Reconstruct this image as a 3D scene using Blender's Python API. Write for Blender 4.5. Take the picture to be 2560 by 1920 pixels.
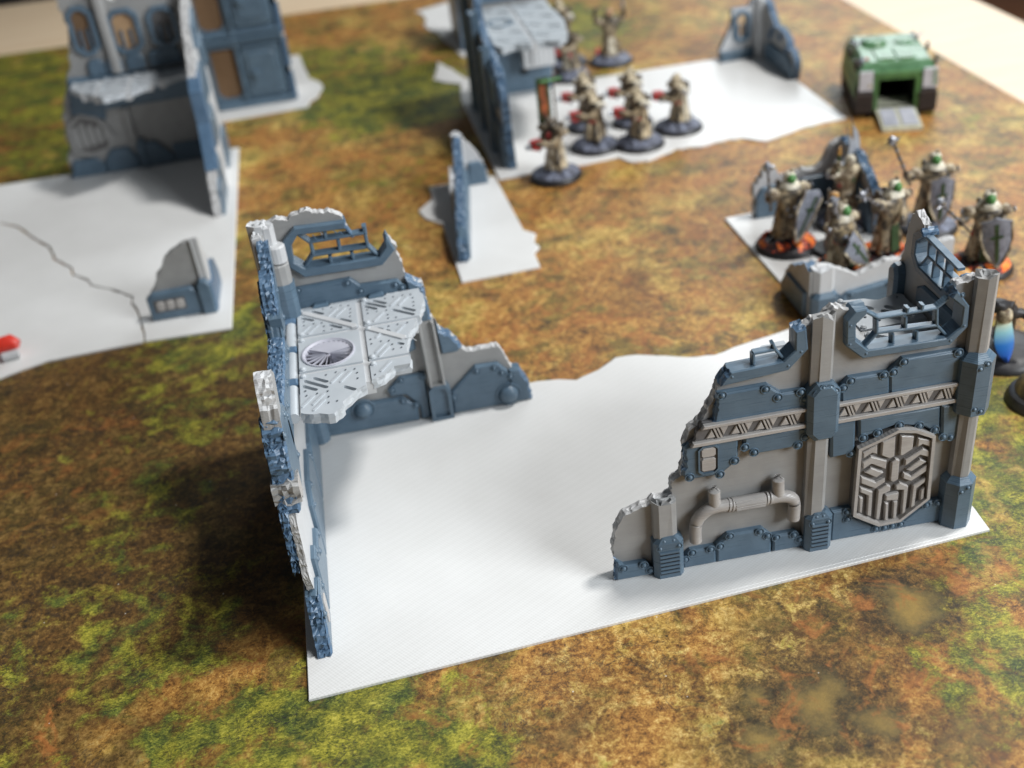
import bpy, bmesh, math, random
from math import radians, sin, cos, pi, sqrt, atan2
from mathutils import Vector, Matrix, noise
from mathutils.geometry import tessellate_polygon

# ---------------------------------------------------------------- scene (1 unit = 1 cm)
S = bpy.context.scene
for o in list(bpy.data.objects): bpy.data.objects.remove(o)
COL = S.collection
S.unit_settings.scale_length = 0.01

# camera
cd = bpy.data.cameras.new('camera'); cam = bpy.data.objects.new('camera', cd); COL.objects.link(cam)
cd.sensor_width = 17.3; cd.lens = 2800.36 / 2560 * 17.3
cd.clip_start = 1; cd.clip_end = 3000
cam.matrix_world = (Matrix.Translation((0, 0, 34.32)) @ Matrix.Rotation(radians(-6.3005), 4, 'Z')
                    @ Matrix.Rotation(radians(56.6841), 4, 'X') @ Matrix.Rotation(radians(-7.1712), 4, 'Z'))
cd.dof.use_dof = True; cd.dof.focus_distance = 46.0; cd.dof.aperture_fstop = 0.034
S.camera = cam

# world: dim warm room light
w = bpy.data.worlds.new('World'); S.world = w; w.use_nodes = True
w.node_tree.nodes['Background'].inputs[0].default_value = (0.62, 0.66, 0.72, 1)
w.node_tree.nodes['Background'].inputs[1].default_value = 0.085

def area(name, loc, target, sx, sy, watts, col):
    l = bpy.data.lights.new(name, 'AREA'); l.shape = 'RECTANGLE'; l.size = sx; l.size_y = sy
    l.energy = watts; l.color = col
    o = bpy.data.objects.new(name, l); COL.objects.link(o); o.location = loc
    o.rotation_euler = (Vector(target) - Vector(loc)).to_track_quat('-Z', 'Y').to_euler()
    return o
area('window_light', (122, 62, 205), (10, 55, 0), 28, 28, 355000, (1.0, 0.985, 0.96))
area('tall_window_light', (150, 260, 120), (10, 70, 0), 150, 130, 260000, (0.90, 0.96, 1.0))
area('side_window_light', (140, -58, 92), (6, 48, 2), 90, 70, 350000, (0.93, 0.97, 1.0))

S.render.engine = 'CYCLES'
S.view_settings.view_transform = 'Standard'; S.view_settings.look = 'None'
S.view_settings.exposure = 0.12; S.view_settings.gamma = 1.0
S.render.resolution_x = 1024; S.render.resolution_y = 768

# ---------------------------------------------------------------- materials
class NT:
    def __init__(s, name):
        s.m = bpy.data.materials.new(name); s.m.use_nodes = True; s.t = s.m.node_tree
        s.b = s.t.nodes['Principled BSDF']
    def n(s, typ, **kw):
        x = s.t.nodes.new(typ)
        for k, v in kw.items():
            if k.startswith('i_'): s.put(x.inputs[k[2:].replace('_', ' ')], v)
            elif k[0] == '_': s.put(x.inputs[int(k[1:])], v)
            else: setattr(x, k, v)
        return x
    def put(s, sock, v):
        if isinstance(v, bpy.types.NodeSocket): s.t.links.new(v, sock)
        elif hasattr(v, 'outputs'): s.t.links.new(v.outputs[0], sock)
        else: sock.default_value = v
    def math(s, op, a, b=0.0, clamp=False):
        return s.n('ShaderNodeMath', operation=op, use_clamp=clamp, _0=a, _1=b)
    def noise(s, vec, scale, detail=4, rough=.55, dist=0):
        return s.n('ShaderNodeTexNoise', i_Vector=vec, i_Scale=scale, i_Detail=detail, i_Roughness=rough, i_Distortion=dist)
    def mr(s, v, a, b, c=0., d=1., smooth=False):
        return s.n('ShaderNodeMapRange', interpolation_type='SMOOTHSTEP' if smooth else 'LINEAR', clamp=True, _0=v, _1=a, _2=b, _3=c, _4=d)
    def mix(s, f, a, b, mode='MIX'):
        x = s.t.nodes.new('ShaderNodeMix'); x.data_type = 'RGBA'; x.blend_type = mode; x.clamp_factor = True
        s.put(x.inputs[0], f)
        for i, v in ((6, a), (7, b)):
            if isinstance(v, tuple): v = (*v[:3], 1)
            s.put(x.inputs[i], v.outputs[2] if hasattr(v, 'outputs') and v.bl_idname == 'ShaderNodeMix' else v)
        return x
    def ramp(s, f, stops):
        x = s.n('ShaderNodeValToRGB'); s.put(x.inputs[0], f); e = x.color_ramp.elements
        while len(e) < len(stops): e.new(.5)
        for i, (p, c) in enumerate(stops): e[i].position = p; e[i].color = (*c, 1)
        return x
    def out(s, col=None, rough=.5, bump=None, bs=.3, bd=.02, spec=.5, **kw):
        if col is not None:
            if isinstance(col, tuple): col = (*col, 1)
            s.put(s.b.inputs['Base Color'], col.outputs[2] if hasattr(col, 'outputs') and col.bl_idname == 'ShaderNodeMix' else col)
        s.put(s.b.inputs['Roughness'], rough); s.b.inputs['Specular IOR Level'].default_value = spec
        if bump is not None:
            bn = s.n('ShaderNodeBump', i_Strength=bs, i_Distance=bd); s.put(bn.inputs['Height'], bump)
            s.t.links.new(bn.outputs[0], s.b.inputs['Normal'])
        for k, v in kw.items(): s.put(s.b.inputs[k.replace('_', ' ')], v)
        return s.m

def plastic(name, a, b, rough=.38, streak=.35, spec=.5, ls=5.2, lb=.015):
    """3D-printed plastic: horizontal layer lines, faint mottling"""
    t = NT(name); co = t.n('ShaderNodeTexCoord').outputs['Object']
    mp = t.n('ShaderNodeMapping', i_Vector=co, i_Scale=(.5, .5, 16.0))
    st = t.noise(mp, 1.0, 3, .6)
    mot = t.noise(co, 1.3, 3, .5)
    f = t.math('ADD', t.math('MULTIPLY', st, streak), t.math('MULTIPLY', mot, .6))
    c = t.mix(t.mr(f, .25, .75), a, b)
    lines = t.n('ShaderNodeTexWave', bands_direction='Z', i_Vector=co, i_Scale=ls, i_Distortion=.25, i_Detail=1.0)
    h = t.math('ADD', t.math('MULTIPLY', lines, .6), t.math('MULTIPLY', st, .8))
    r = t.mr(st, .3, .7, rough - .06, rough + .1)
    return t.out(c, r, h, .55, lb, spec)

def simple(name, a, b=None, rough=.5, sc=2.5, bump=.25, bd=.03, rng=(.35, .65), **kw):
    t = NT(name); co = t.n('ShaderNodeTexCoord').outputs['Object']
    nz = t.noise(co, sc, 5, .6)
    c = t.mix(t.mr(nz, *rng), a, b if b else tuple(x * .7 for x in a))
    return t.out(c, rough, nz, bump, bd, **kw)

def make_mat_print():
    t = NT('printed_mat'); co = t.n('ShaderNodeTexCoord').outputs['Object']
    warp = t.noise(co, .22, 4, .6)
    wv = t.n('ShaderNodeVectorMath', operation='MULTIPLY_ADD', _0=warp.outputs['Color'], _1=(7, 7, 0), _2=co)
    wv = t.n('ShaderNodeVectorMath', operation='ADD', _0=wv, _1=(-3.5, -3.5, 0))
    def blob(x, y, r, soft=.35, v=wv):
        d = t.n('ShaderNodeVectorMath', operation='DISTANCE', _0=v, _1=(x, y, 0)).outputs['Value']
        return t.mr(d, r * soft, r, 1., 0., True)
    def many(lst):
        m = None
        for (x, y, r, s) in lst:
            b = t.math('MULTIPLY', blob(x, y, r), s)
            m = b if m is None else t.math('MAXIMUM', m, b)
        return m
    fine = t.noise(co, 3.0, 10, .8, .35)
    fine2 = t.noise(co, 8.0, 7, .8, .8)
    fine3 = t.noise(t.n('ShaderNodeMapping', i_Vector=co, i_Rotation=(0, 0, .7), i_Scale=(1, 2.2, 1)), 4.5, 6, .7, 1.2)
    mid = t.noise(co, .55, 6, .62, .4)
    big = t.noise(co, .13, 5, .6, .2)
    mid2 = t.noise(co, 1.1, 7, .66, .8)
    g = t.math('ADD', t.math('MULTIPLY', mid2, .27), t.math('ADD', t.math('MULTIPLY', fine, .43), t.math('MULTIPLY', fine2, .31)))
    grass_g = t.math('ADD', t.math('MULTIPLY', mid2, .3), t.math('ADD', t.math('MULTIPLY', fine3, .42), t.math('MULTIPLY', fine2, .3)))
    earth = t.ramp(g, [(.40, (.020, .012, .006)), (.455, (.16, .07, .018)), (.505, (.37, .17, .037)), (.55, (.56, .31, .075)), (.63, (.84, .60, .25))])
    ochre = t.ramp(g, [(.40, (.035, .026, .009)), (.46, (.24, .155, .03)), (.51, (.50, .33, .07)), (.59, (.88, .66, .24))])
    dark = t.ramp(g, [(.40, (.010, .008, .006)), (.49, (.045, .030, .012)), (.55, (.14, .075, .02)), (.62, (.34, .20, .06))])
    green = t.ramp(grass_g, [(.40, (.016, .020, .006)), (.465, (.095, .105, .016)), (.52, (.235, .22, .025)), (.58, (.45, .40, .05)), (.66, (.68, .58, .15))])
    gdark = t.ramp(grass_g, [(.40, (.010, .016, .007)), (.5, (.05, .07, .018)), (.57, (.17, .20, .03)), (.66, (.45, .42, .08))])
    smooth_or = t.ramp(fine, [(.38, (.22, .075, .018)), (.62, (.50, .19, .05))])
    c = t.mix(t.mr(big, .46, .64, smooth=True), earth, ochre)
    mo = t.noise(co, .24, 6, .68, .5)
    c = t.mix(t.math('MULTIPLY', t.mr(mo, .50, .60, smooth=True), .55), c, gdark)
    c = t.mix(t.math('MULTIPLY', t.mr(t.noise(co, .42, 7, .7, .9), .52, .62, smooth=True), .6), c, dark)
    c = t.mix(t.math('MULTIPLY', t.mr(mid, .50, .60, smooth=True), .6), c, smooth_or)
    edge = t.math('ADD', t.math('MULTIPLY', t.math('SUBTRACT', mid, .5), 2.6), t.math('MULTIPLY', t.math('SUBTRACT', g, .5), 2.2))
    # darker, browner printing left and mid-distance, with light falloff put into its colour
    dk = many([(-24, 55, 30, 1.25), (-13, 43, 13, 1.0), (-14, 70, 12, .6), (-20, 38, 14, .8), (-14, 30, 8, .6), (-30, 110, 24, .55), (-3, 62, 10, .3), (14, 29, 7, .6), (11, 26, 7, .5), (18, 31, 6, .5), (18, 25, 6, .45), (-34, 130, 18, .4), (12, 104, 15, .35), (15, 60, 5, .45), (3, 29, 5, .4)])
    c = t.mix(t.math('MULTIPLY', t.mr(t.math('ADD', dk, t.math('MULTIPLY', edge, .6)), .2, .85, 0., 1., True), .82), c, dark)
    oc = many([(8, 28.5, 9, .38), (5, 31, 7, .35), (16, 34, 6, .4), (0, 26, 6, .3), (14, 24, 6, .3)])
    c = t.mix(t.mr(t.math('ADD', oc, t.math('MULTIPLY', edge, .7)), .3, .8, 0., 1., True), c, ochre)
    gr = many([(-4.5, 30.5, 6, 1.), (-9, 28.5, 7, .8), (-2, 27.5, 5, .9), (-13.5, 37.5, 7, .5), (-17, 41, 6, .3), (-12, 56, 7, .42), (-11, 63, 8, .6), (-14, 47, 6, .4), (24.5, 33, 6, .72), (20.5, 26.5, 5, .62), (24, 29, 4.5, .4), (4, 104, 14, .95), (-2, 116, 14, .7),
               (-30, 122, 18, .8), (-26, 104, 12, .7), (-38, 134, 14, .8), (30, 45, 7, .6), (23, 97, 8, .4), (20, 118, 16, .85), (47, 76, 5, .4), (-24, 70, 10, .3), (27.5, 38, 6, .6), (32, 66, 4, .3), (-8, 76, 8, .35), (2, 84, 9, .3), (-20, 33, 6, .3)])
    gm = t.mr(t.math('ADD', gr, t.math('MULTIPLY', edge, 1.0)), .28, .78, 0., 1., True)
    gsel = t.mix(t.mr(t.noise(co, .33, 5, .65), .42, .56), gdark, green)
    c = t.mix(gm, c, gsel)
    # dark crusty squiggles
    rid = t.noise(co, .75, 7, .68, 1.6)
    r1 = t.math('ABSOLUTE', t.math('SUBTRACT', rid, .5))
    crust = t.math('MULTIPLY', t.mr(r1, .0, .022, 1., 0.), t.mr(t.noise(co, .28, 2), .42, .6))
    c = t.mix(t.math('MULTIPLY', crust, .85), c, (.02, .02, .022))
    # scorched craters: soft sandy centre, olive rim, broken dark edge
    sv = t.n('ShaderNodeVectorMath', operation='MULTIPLY_ADD', _0=t.noise(co, .6, 4, .65).outputs['Color'], _1=(3.0, 3.0, 0), _2=co)
    sv = t.n('ShaderNodeVectorMath', operation='ADD', _0=sv, _1=(-1.5, -1.5, 0))
    for (x, y, r, s_) in ((18.4, 30.3, 1.4, .95), (13.0, 26.6, 1.4, .8), (10.7, 27.5, .8, .7), (10.3, 25.4, 1.0, .7), (14.8, 25.2, 1.0, .7), (3.4, 28.1, .7, .35), (17.4, 24.2, .9, .4)):
        c = t.mix(t.math('MULTIPLY', blob(x, y, r * 1.8, .75, sv), t.mr(edge, -.2, .8, s_, .25)), c, dark)
        c = t.mix(t.math('MULTIPLY', blob(x, y, r * 1.2, .5, sv), .9 * s_), c, (.085, .07, .03))
        c = t.mix(t.math('MULTIPLY', blob(x, y, r * .95, .0, sv), t.mr(fine2, .35, .65, .75 * s_, 1. * s_)), c, (.33, .215, .055))
    # orange clay showing round the craters
    clay = t.math('MULTIPLY', t.mr(t.noise(co, .62, 6, .65, .7), .52, .66, smooth=True), many([(14, 28, 9, .8), (21, 31, 6, .8), (0, 28, 5, .6), (9, 56, 14, .7), (-18, 52, 9, .6), (-17, 33, 4, 1.), (25, 60, 16, .6), (4, 70, 14, .5)]))
    c = t.mix(t.math('MULTIPLY', clay, .85), c, smooth_or)
    # pale dust specks
    vo = t.n('ShaderNodeTexVoronoi', i_Vector=co, i_Scale=.8)
    c = t.mix(t.mr(vo.outputs['Distance'], .022, .035, .7, 0.), c, (.75, .72, .66))
    weave = t.n('ShaderNodeTexNoise', i_Vector=co, i_Scale=14., i_Detail=2.)
    return t.out(c, t.mr(fine, .35, .65, .46, .60), weave, .35, .02, .42)

def make_base_white():
    t = NT('white_print'); co = t.n('ShaderNodeTexCoord').outputs['Object']
    w1 = t.n('ShaderNodeTexWave', bands_direction='X', i_Vector=t.n('ShaderNodeMapping', i_Vector=co, i_Rotation=(0, 0, radians(62))), i_Scale=.8, i_Distortion=1.5, i_Detail=1., i_Detail_Scale=.6)
    w2 = t.n('ShaderNodeTexWave', bands_direction='X', i_Vector=t.n('ShaderNodeMapping', i_Vector=co, i_Rotation=(0, 0, radians(-38))), i_Scale=2.4, i_Distortion=.3, i_Detail=1.)
    w3 = t.n('ShaderNodeTexWave', bands_direction='X', i_Vector=t.n('ShaderNodeMapping', i_Vector=co, i_Rotation=(0, 0, radians(58))), i_Scale=2.6, i_Distortion=.3, i_Detail=1.)
    cloud = t.noise(co, .22, 6, .62)
    f = t.math('ADD', t.math('MULTIPLY', w1, .12), t.math('ADD', t.math('MULTIPLY', w2, .3), t.math('ADD', t.math('MULTIPLY', w3, .3), t.math('MULTIPLY', cloud, .9))))
    c = t.mix(t.mr(f, .35, 1.15), (.675, .672, .655), (.785, .785, .775))
    h = t.math('ADD', t.math('MULTIPLY', w1, .5), t.math('ADD', w2, w3))
    return t.out(c, t.mr(cloud, .35, .65, .30, .42), h, .16, .012, .45)

BLUE = plastic('blue_plastic', (.072, .118, .168), (.125, .19, .252), .31)
BROKE = plastic('torn_blue_plastic', (.05, .098, .168), (.10, .17, .262), .32, .6, ls=2.3, lb=.02)
GREY = plastic('grey_plastic', (.275, .275, .272), (.36, .36, .355), .42)
GREYL = plastic('pale_grey_plastic', (.50, .51, .52), (.58, .59, .60), .45)
TORN = plastic('torn_grey_plastic', (.36, .36, .36), (.50, .50, .50), .4, .8, ls=2.3, lb=.02)
BRUSH = plastic('taupe_plastic', (.30, .28, .27), (.44, .42, .40), .34, .7)
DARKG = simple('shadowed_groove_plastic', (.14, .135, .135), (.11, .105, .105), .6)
WHITE = make_base_white()
MAT = make_mat_print()

# ---------------------------------------------------------------- mesh helpers
random.seed(7)
def jit(a): return random.uniform(-a, a)

def link(name, me, parent=None, loc=None):
    o = bpy.data.objects.new(name, me); COL.objects.link(o)
    if parent: o.parent = parent
    if loc: o.location = loc
    return o

def thing(name, label, cat, loc, group=None, rz=0):
    o = link(name, None, None, loc); o.rotation_euler = (0, 0, rz)
    o['label'] = label; o['category'] = cat
    if group: o['group'] = group
    return o

def mesh(name, vs, fs, mat, parent=None, smooth=False, recalc=True, weld=True):
    me = bpy.data.meshes.new(name)
    bm = bmesh.new()
    bv = [bm.verts.new(v) for v in vs]
    for f in fs:
        if len(set(f)) >= 3:
            try: bm.faces.new([bv[i] for i in f])
            except ValueError: pass
    if weld: bmesh.ops.remove_doubles(bm, verts=bm.verts, dist=1e-4)
    if recalc: bmesh.ops.recalc_face_normals(bm, faces=bm.faces)
    if smooth:
        for f in bm.faces: f.smooth = True
    bm.to_mesh(me); bm.free()
    me.materials.append(mat)
    if smooth:
        try: me.set_sharp_from_angle(angle=radians(40))
        except Exception: pass
    return link(name, me, parent)

class Fr:
    """wall frame: s along the wall, n out of its front face, z up (root-local coordinates)"""
    def __init__(s, x, y, ang, flip=False):
        a = radians(ang); s.x, s.y = x, y; s.u = (cos(a), sin(a)); s.f = (sin(a), -cos(a))
        if flip: s.f = (-s.f[0], -s.f[1])
        s.rz = atan2(s.f[0], -s.f[1])
    def p(s, a, n, z): return (s.x + a * s.u[0] + n * s.f[0], s.y + a * s.u[1] + n * s.f[1], z)

def dens(pts, broken, step, amp, seed=None):
    """polygon -> denser polygon; edges i in broken get jagged. returns pts, flags"""
    out, fl = [], []
    N = len(pts)
    for i in range(N):
        a, b = pts[i], pts[(i + 1) % N]
        bk = i in broken; prev = (i - 1) % N in broken
        out.append(a); fl.append(bk or prev)
        if bk:
            L = sqrt((b[0] - a[0]) ** 2 + (b[1] - a[1]) ** 2); k = max(1, int(L / step))
            nx, ny = -(b[1] - a[1]) / max(L, 1e-6), (b[0] - a[0]) / max(L, 1e-6)
            for j in range(1, k):
                t = (j + jit(.25)) / k; d = jit(amp)
                out.append((a[0] + (b[0] - a[0]) * t + nx * d, a[1] + (b[1] - a[1]) * t + ny * d)); fl.append(True)
    return out, fl

def inset(poly, d):
    N = len(poly); A = sum(poly[i][0] * poly[(i + 1) % N][1] - poly[(i + 1) % N][0] * poly[i][1] for i in range(N))
    sg = 1 if A > 0 else -1; out = []
    for i in range(N):
        p, q, r = poly[i - 1], poly[i], poly[(i + 1) % N]
        e1 = Vector((q[0] - p[0], q[1] - p[1])); e2 = Vector((r[0] - q[0], r[1] - q[1]))
        if e1.length < 1e-6 or e2.length < 1e-6: out.append(q); continue
        e1.normalize(); e2.normalize()
        n1 = Vector((-e1.y, e1.x)) * sg; n2 = Vector((-e2.y, e2.x)) * sg
        m = n1 + n2
        if m.length < .3: out.append(q); continue
        m.normalize(); k = d / max(.45, m.dot(n1))
        out.append((q[0] + m.x * k, q[1] + m.y * k))
    return out

def slab(name, fr, pts, n0, n1, mat, parent, broken=(), step=.13, amp=.045, holes=(), rough=.05, mids=4, chamfer=0, tmat=None):
    """plate between n0 (front) and n1 (back) with optional torn edges, window holes and chamfered front"""
    P, fl = dens(pts, set(broken), step, amp)
    vs, fs = [], []
    N = len(P)
    def ring(poly, n, k=0.):
        i0 = len(vs)
        for j, (a, z) in enumerate(poly):
            if k and fl[j]: vs.append(fr.p(a + jit(k), n + jit(k * .6), max(z + jit(k), .02)))
            else: vs.append(fr.p(a, n, z))
        return i0
    rings = []
    if chamfer:
        rings.append(ring(inset(P, chamfer), n0)); front = inset(P, chamfer); rings.append(ring(P, n0 - chamfer * (1 if n0 > n1 else -1)))
    else: rings.append(ring(P, n0)); front = P
    if broken:
        for m in range(1, mids + 1):
            rings.append(ring(P, n0 + (n1 - n0) * m / (mids + 1), rough))
    rings.append(ring(P, n1))
    torn = []
    for a, b in zip(rings[:-1], rings[1:]):
        for j in range(N):
            k = (j + 1) % N
            if fl[j] and fl[k]: torn.append(len(fs))
            fs.append((a + j, a + k, b + k, b + j))
    hr = []
    for h in holes:
        i0 = len(vs)
        for (a, z) in h: vs.append(fr.p(a, n0, z))
        for (a, z) in h: vs.append(fr.p(a, n1, z))
        M = len(h); hr.append((i0, M))
        for j in range(M):
            k = (j + 1) % M; fs.append((i0 + j, i0 + k, i0 + M + k, i0 + M + j))
    for base, off, poly in ((rings[0], 0, front), (rings[-1], 1, P)):
        loops = [[Vector((a, z, 0)) for a, z in poly]] + [[Vector((a, z, 0)) for a, z in h] for h in holes]
        idx = list(range(base, base + N))
        for (i0, M) in hr: idx += list(range(i0 + off * M, i0 + off * M + M))
        for tr in tessellate_polygon(loops): fs.append(tuple(idx[q] for q in tr))
    o = mesh(name, vs, fs, mat, parent)
    if tmat and broken:
        o.data.materials.append(tmat)
        # torn rim faces take the torn material: rim faces touching jagged ring edges
        tset = set()
        for fi in torn: tset.add(frozenset(tuple(round(c, 3) for c in vs[i]) for i in fs[fi]))
        for p in o.data.polygons:
            if frozenset(tuple(round(c, 3) for c in o.data.vertices[i].co) for i in p.vertices) in tset: p.material_index = 1
    return o

def box(name, fr, a0, a1, n0, n1, z0, z1, mat, parent, ch=0):
    return slab(name, fr, [(a0, z0), (a1, z0), (a1, z1), (a0, z1)], n1, n0, mat, parent, chamfer=ch)

def bar(name, fr, a, b, w, n0, n1, mat, parent):
    """straight glazing bar from a to b in the wall plane"""
    dx, dz = b[0] - a[0], b[1] - a[1]; L = sqrt(dx * dx + dz * dz); px, pz = -dz / L * w / 2, dx / L * w / 2
    c = w * .3; cx, cz = -dz / L * (w / 2 - c), dx / L * (w / 2 - c)
    vs = []
    for q in (a, b):
        for (ox, oz, n) in ((px, pz, n1), (px, pz, n0 - c), (cx, cz, n0), (-cx, -cz, n0), (-px, -pz, n0 - c), (-px, -pz, n1)):
            vs.append(fr.p(q[0] + ox, n, q[1] + oz))
    fs = [(i, (i + 1) % 6, 6 + (i + 1) % 6, 6 + i) for i in range(6)] + [(0, 1, 2, 3, 4, 5), (6, 7, 8, 9, 10, 11)]
    return mesh(name, vs, fs, mat, parent)

def prism(name, plan, z0, z1, mat, parent, torn=False, ch=0., topj=.12, mid=()):
    """vertical post with a plan polygon, chamfered or torn off at the top; mid=(z,scale) rings"""
    N = len(plan); vs = []; fs = []
    cx = sum(p[0] for p in plan) / N; cy = sum(p[1] for p in plan) / N
    def ring(z, k=1., j=0.):
        for (x, y) in plan: vs.append((cx + (x - cx) * k + jit(j), cy + (y - cy) * k + jit(j), z + jit(j * 2)))
    ring(z0); nr = 1
    for (z, k) in mid: ring(z, k); nr += 1
    if ch and not torn: ring(z1 - ch); ring(z1, max(.3, 1 - ch / max(.1, max(abs(p[0] - cx) for p in plan)))); nr += 2
    elif torn:
        ring(z1, 1., topj * .5); nr += 1
    else: ring(z1); nr += 1
    for r in range(nr - 1):
        for j in range(N):
            k = (j + 1) % N; fs.append((r * N + j, r * N + k, (r + 1) * N + k, (r + 1) * N + j))
    fs.append(tuple(range(N)))
    if torn:
        c = len(vs); 
        for rr in (.6, .3):
            for (x, y) in plan: vs.append((cx + (x - cx) * rr, cy + (y - cy) * rr, z1 + jit(topj)))
        vs.append((cx, cy, z1 + jit(topj)))
        b = (nr - 1) * N
        for j in range(N):
            k = (j + 1) % N
            fs += [(b + j, b + k, c + k, c + j), (c + j, c + k, c + N + k, c + N + j), (c + N + j, c + N + k, c + 2 * N)]
    else: fs.append(tuple(range((nr - 1) * N, nr * N)))
    return mesh(name, vs, fs, mat, parent)

def frplan(fr, pts): return [fr.p(a, n, 0)[:2] for a, n in pts]

_rv = {}
def rivet(fr, a, z, n, parent, r=.125, mat=None, name='rivet'):
    mat = mat or BLUE
    key = (r, mat.name)
    if key not in _rv:
        vs, fs = [], []; K = 10
        prof = [(1.75, .0), (1.65, .34), (1.42, .36), (1.22, .02), (1.0, .04), (.92, .5), (.6, .86)]
        for (rr, h) in prof:
            for i in range(K): vs.append((rr * r * cos(2 * pi * i / K), -h * r, rr * r * sin(2 * pi * i / K)))
        vs.append((0, -1.0 * r, 0))
        for q in range(len(prof) - 1):
            for i in range(K): fs.append((q * K + i, q * K + (i + 1) % K, (q + 1) * K + (i + 1) % K, (q + 1) * K + i))
        q = (len(prof) - 1) * K
        for i in range(K): fs.append((q + i, q + (i + 1) % K, len(vs) - 1))
        o = mesh('rivet', vs, fs, mat, None, smooth=True); _rv[key] = o.data; bpy.data.objects.remove(o)
    o = link(name, _rv[key], parent, fr.p(a, n, z)); o.rotation_euler = (0, 0, fr.rz)
    return o

def tube(name, pts, r, mat, parent, K=10, radii=None, cap=True):
    vs, fs = [], []; n = len(pts); pts = [Vector(p) for p in pts]
    up = Vector((0, 0, 1))
    for i, p in enumerate(pts):
        d = (pts[min(i + 1, n - 1)] - pts[max(i - 1, 0)]).normalized()
        x = d.cross(up)
        if x.length < .2: x = d.cross(Vector((0, 1, 0)))
        x.normalize(); y = d.cross(x).normalized()
        rr = radii[i] if radii else r
        for k in range(K): vs.append(tuple(p + (x * cos(2 * pi * k / K) + y * sin(2 * pi * k / K)) * rr))
    for i in range(n - 1):
        for k in range(K): fs.append((i * K + k, i * K + (k + 1) % K, (i + 1) * K + (k + 1) % K, (i + 1) * K + k))
    if cap: fs += [tuple(range(K)), tuple(range((n - 1) * K, n * K))]
    return mesh(name, vs, fs, mat, parent, smooth=True)

def curve(pts, k=5):
    """catmull-rom through points"""
    P = [Vector(p) for p in pts]; out = []
    for i in range(len(P) - 1):
        a, b, c, d = P[max(i - 1, 0)], P[i], P[i + 1], P[min(i + 2, len(P) - 1)]
        for j in range(k):
            t = j / k
            out.append(.5 * ((2 * b) + (c - a) * t + (2 * a - 5 * b + 4 * c - d) * t * t + (3 * b - a - 3 * c + d) * t ** 3))
    out.append(P[-1]); return out

def lathe(name, prof, mat, parent, K=20, loc=(0, 0, 0), jitter=0., sx=1., sy=1., rz=0., fold=None):
    vs, fs = [], []
    for (r, z) in prof:
        for k in range(K):
            a = 2 * pi * k / K; rr = r * (1 + (fold(a, z) if fold else 0)) + jit(jitter) * (r > .01)
            x, y = rr * cos(a) * sx, rr * sin(a) * sy
            vs.append((loc[0] + x * cos(rz) - y * sin(rz), loc[1] + x * sin(rz) + y * cos(rz), loc[2] + z + jit(jitter) * .6))
    for i in range(len(prof) - 1):
        for k in range(K): fs.append((i * K + k, i * K + (k + 1) % K, (i + 1) * K + (k + 1) % K, (i + 1) * K + k))
    if prof[0][0] > .01: fs.append(tuple(range(K)))
    if prof[-1][0] > .01: fs.append(tuple(range((len(prof) - 1) * K, len(prof) * K)))
    return mesh(name, vs, fs, mat, parent, smooth=True)

def sheet(name, pts, z0, z1, mat, parent=None, broken=(), step=.5, amp=.08):
    """flat plate lying on the table"""
    P, fl = dens(pts, set(broken), step, amp); N = len(P); vs = []; fs = []
    e = .03
    Q = inset(P, e)
    for poly, z in ((P, z0), (P, z1 - e), (Q, z1)):
        vs += [(x, y, z) for x, y in poly]
    for r in (0, 1):
        for j in range(N): k = (j + 1) % N; fs.append((r * N + j, r * N + k, (r + 1) * N + k, (r + 1) * N + j))
    for base, poly in ((0, P), (2 * N, Q)):
        for tr in tessellate_polygon([[Vector((x, y, 0)) for x, y in poly]]): fs.append(tuple(base + q for q in tr))
    return mesh(name, vs, fs, mat, parent)

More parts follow.
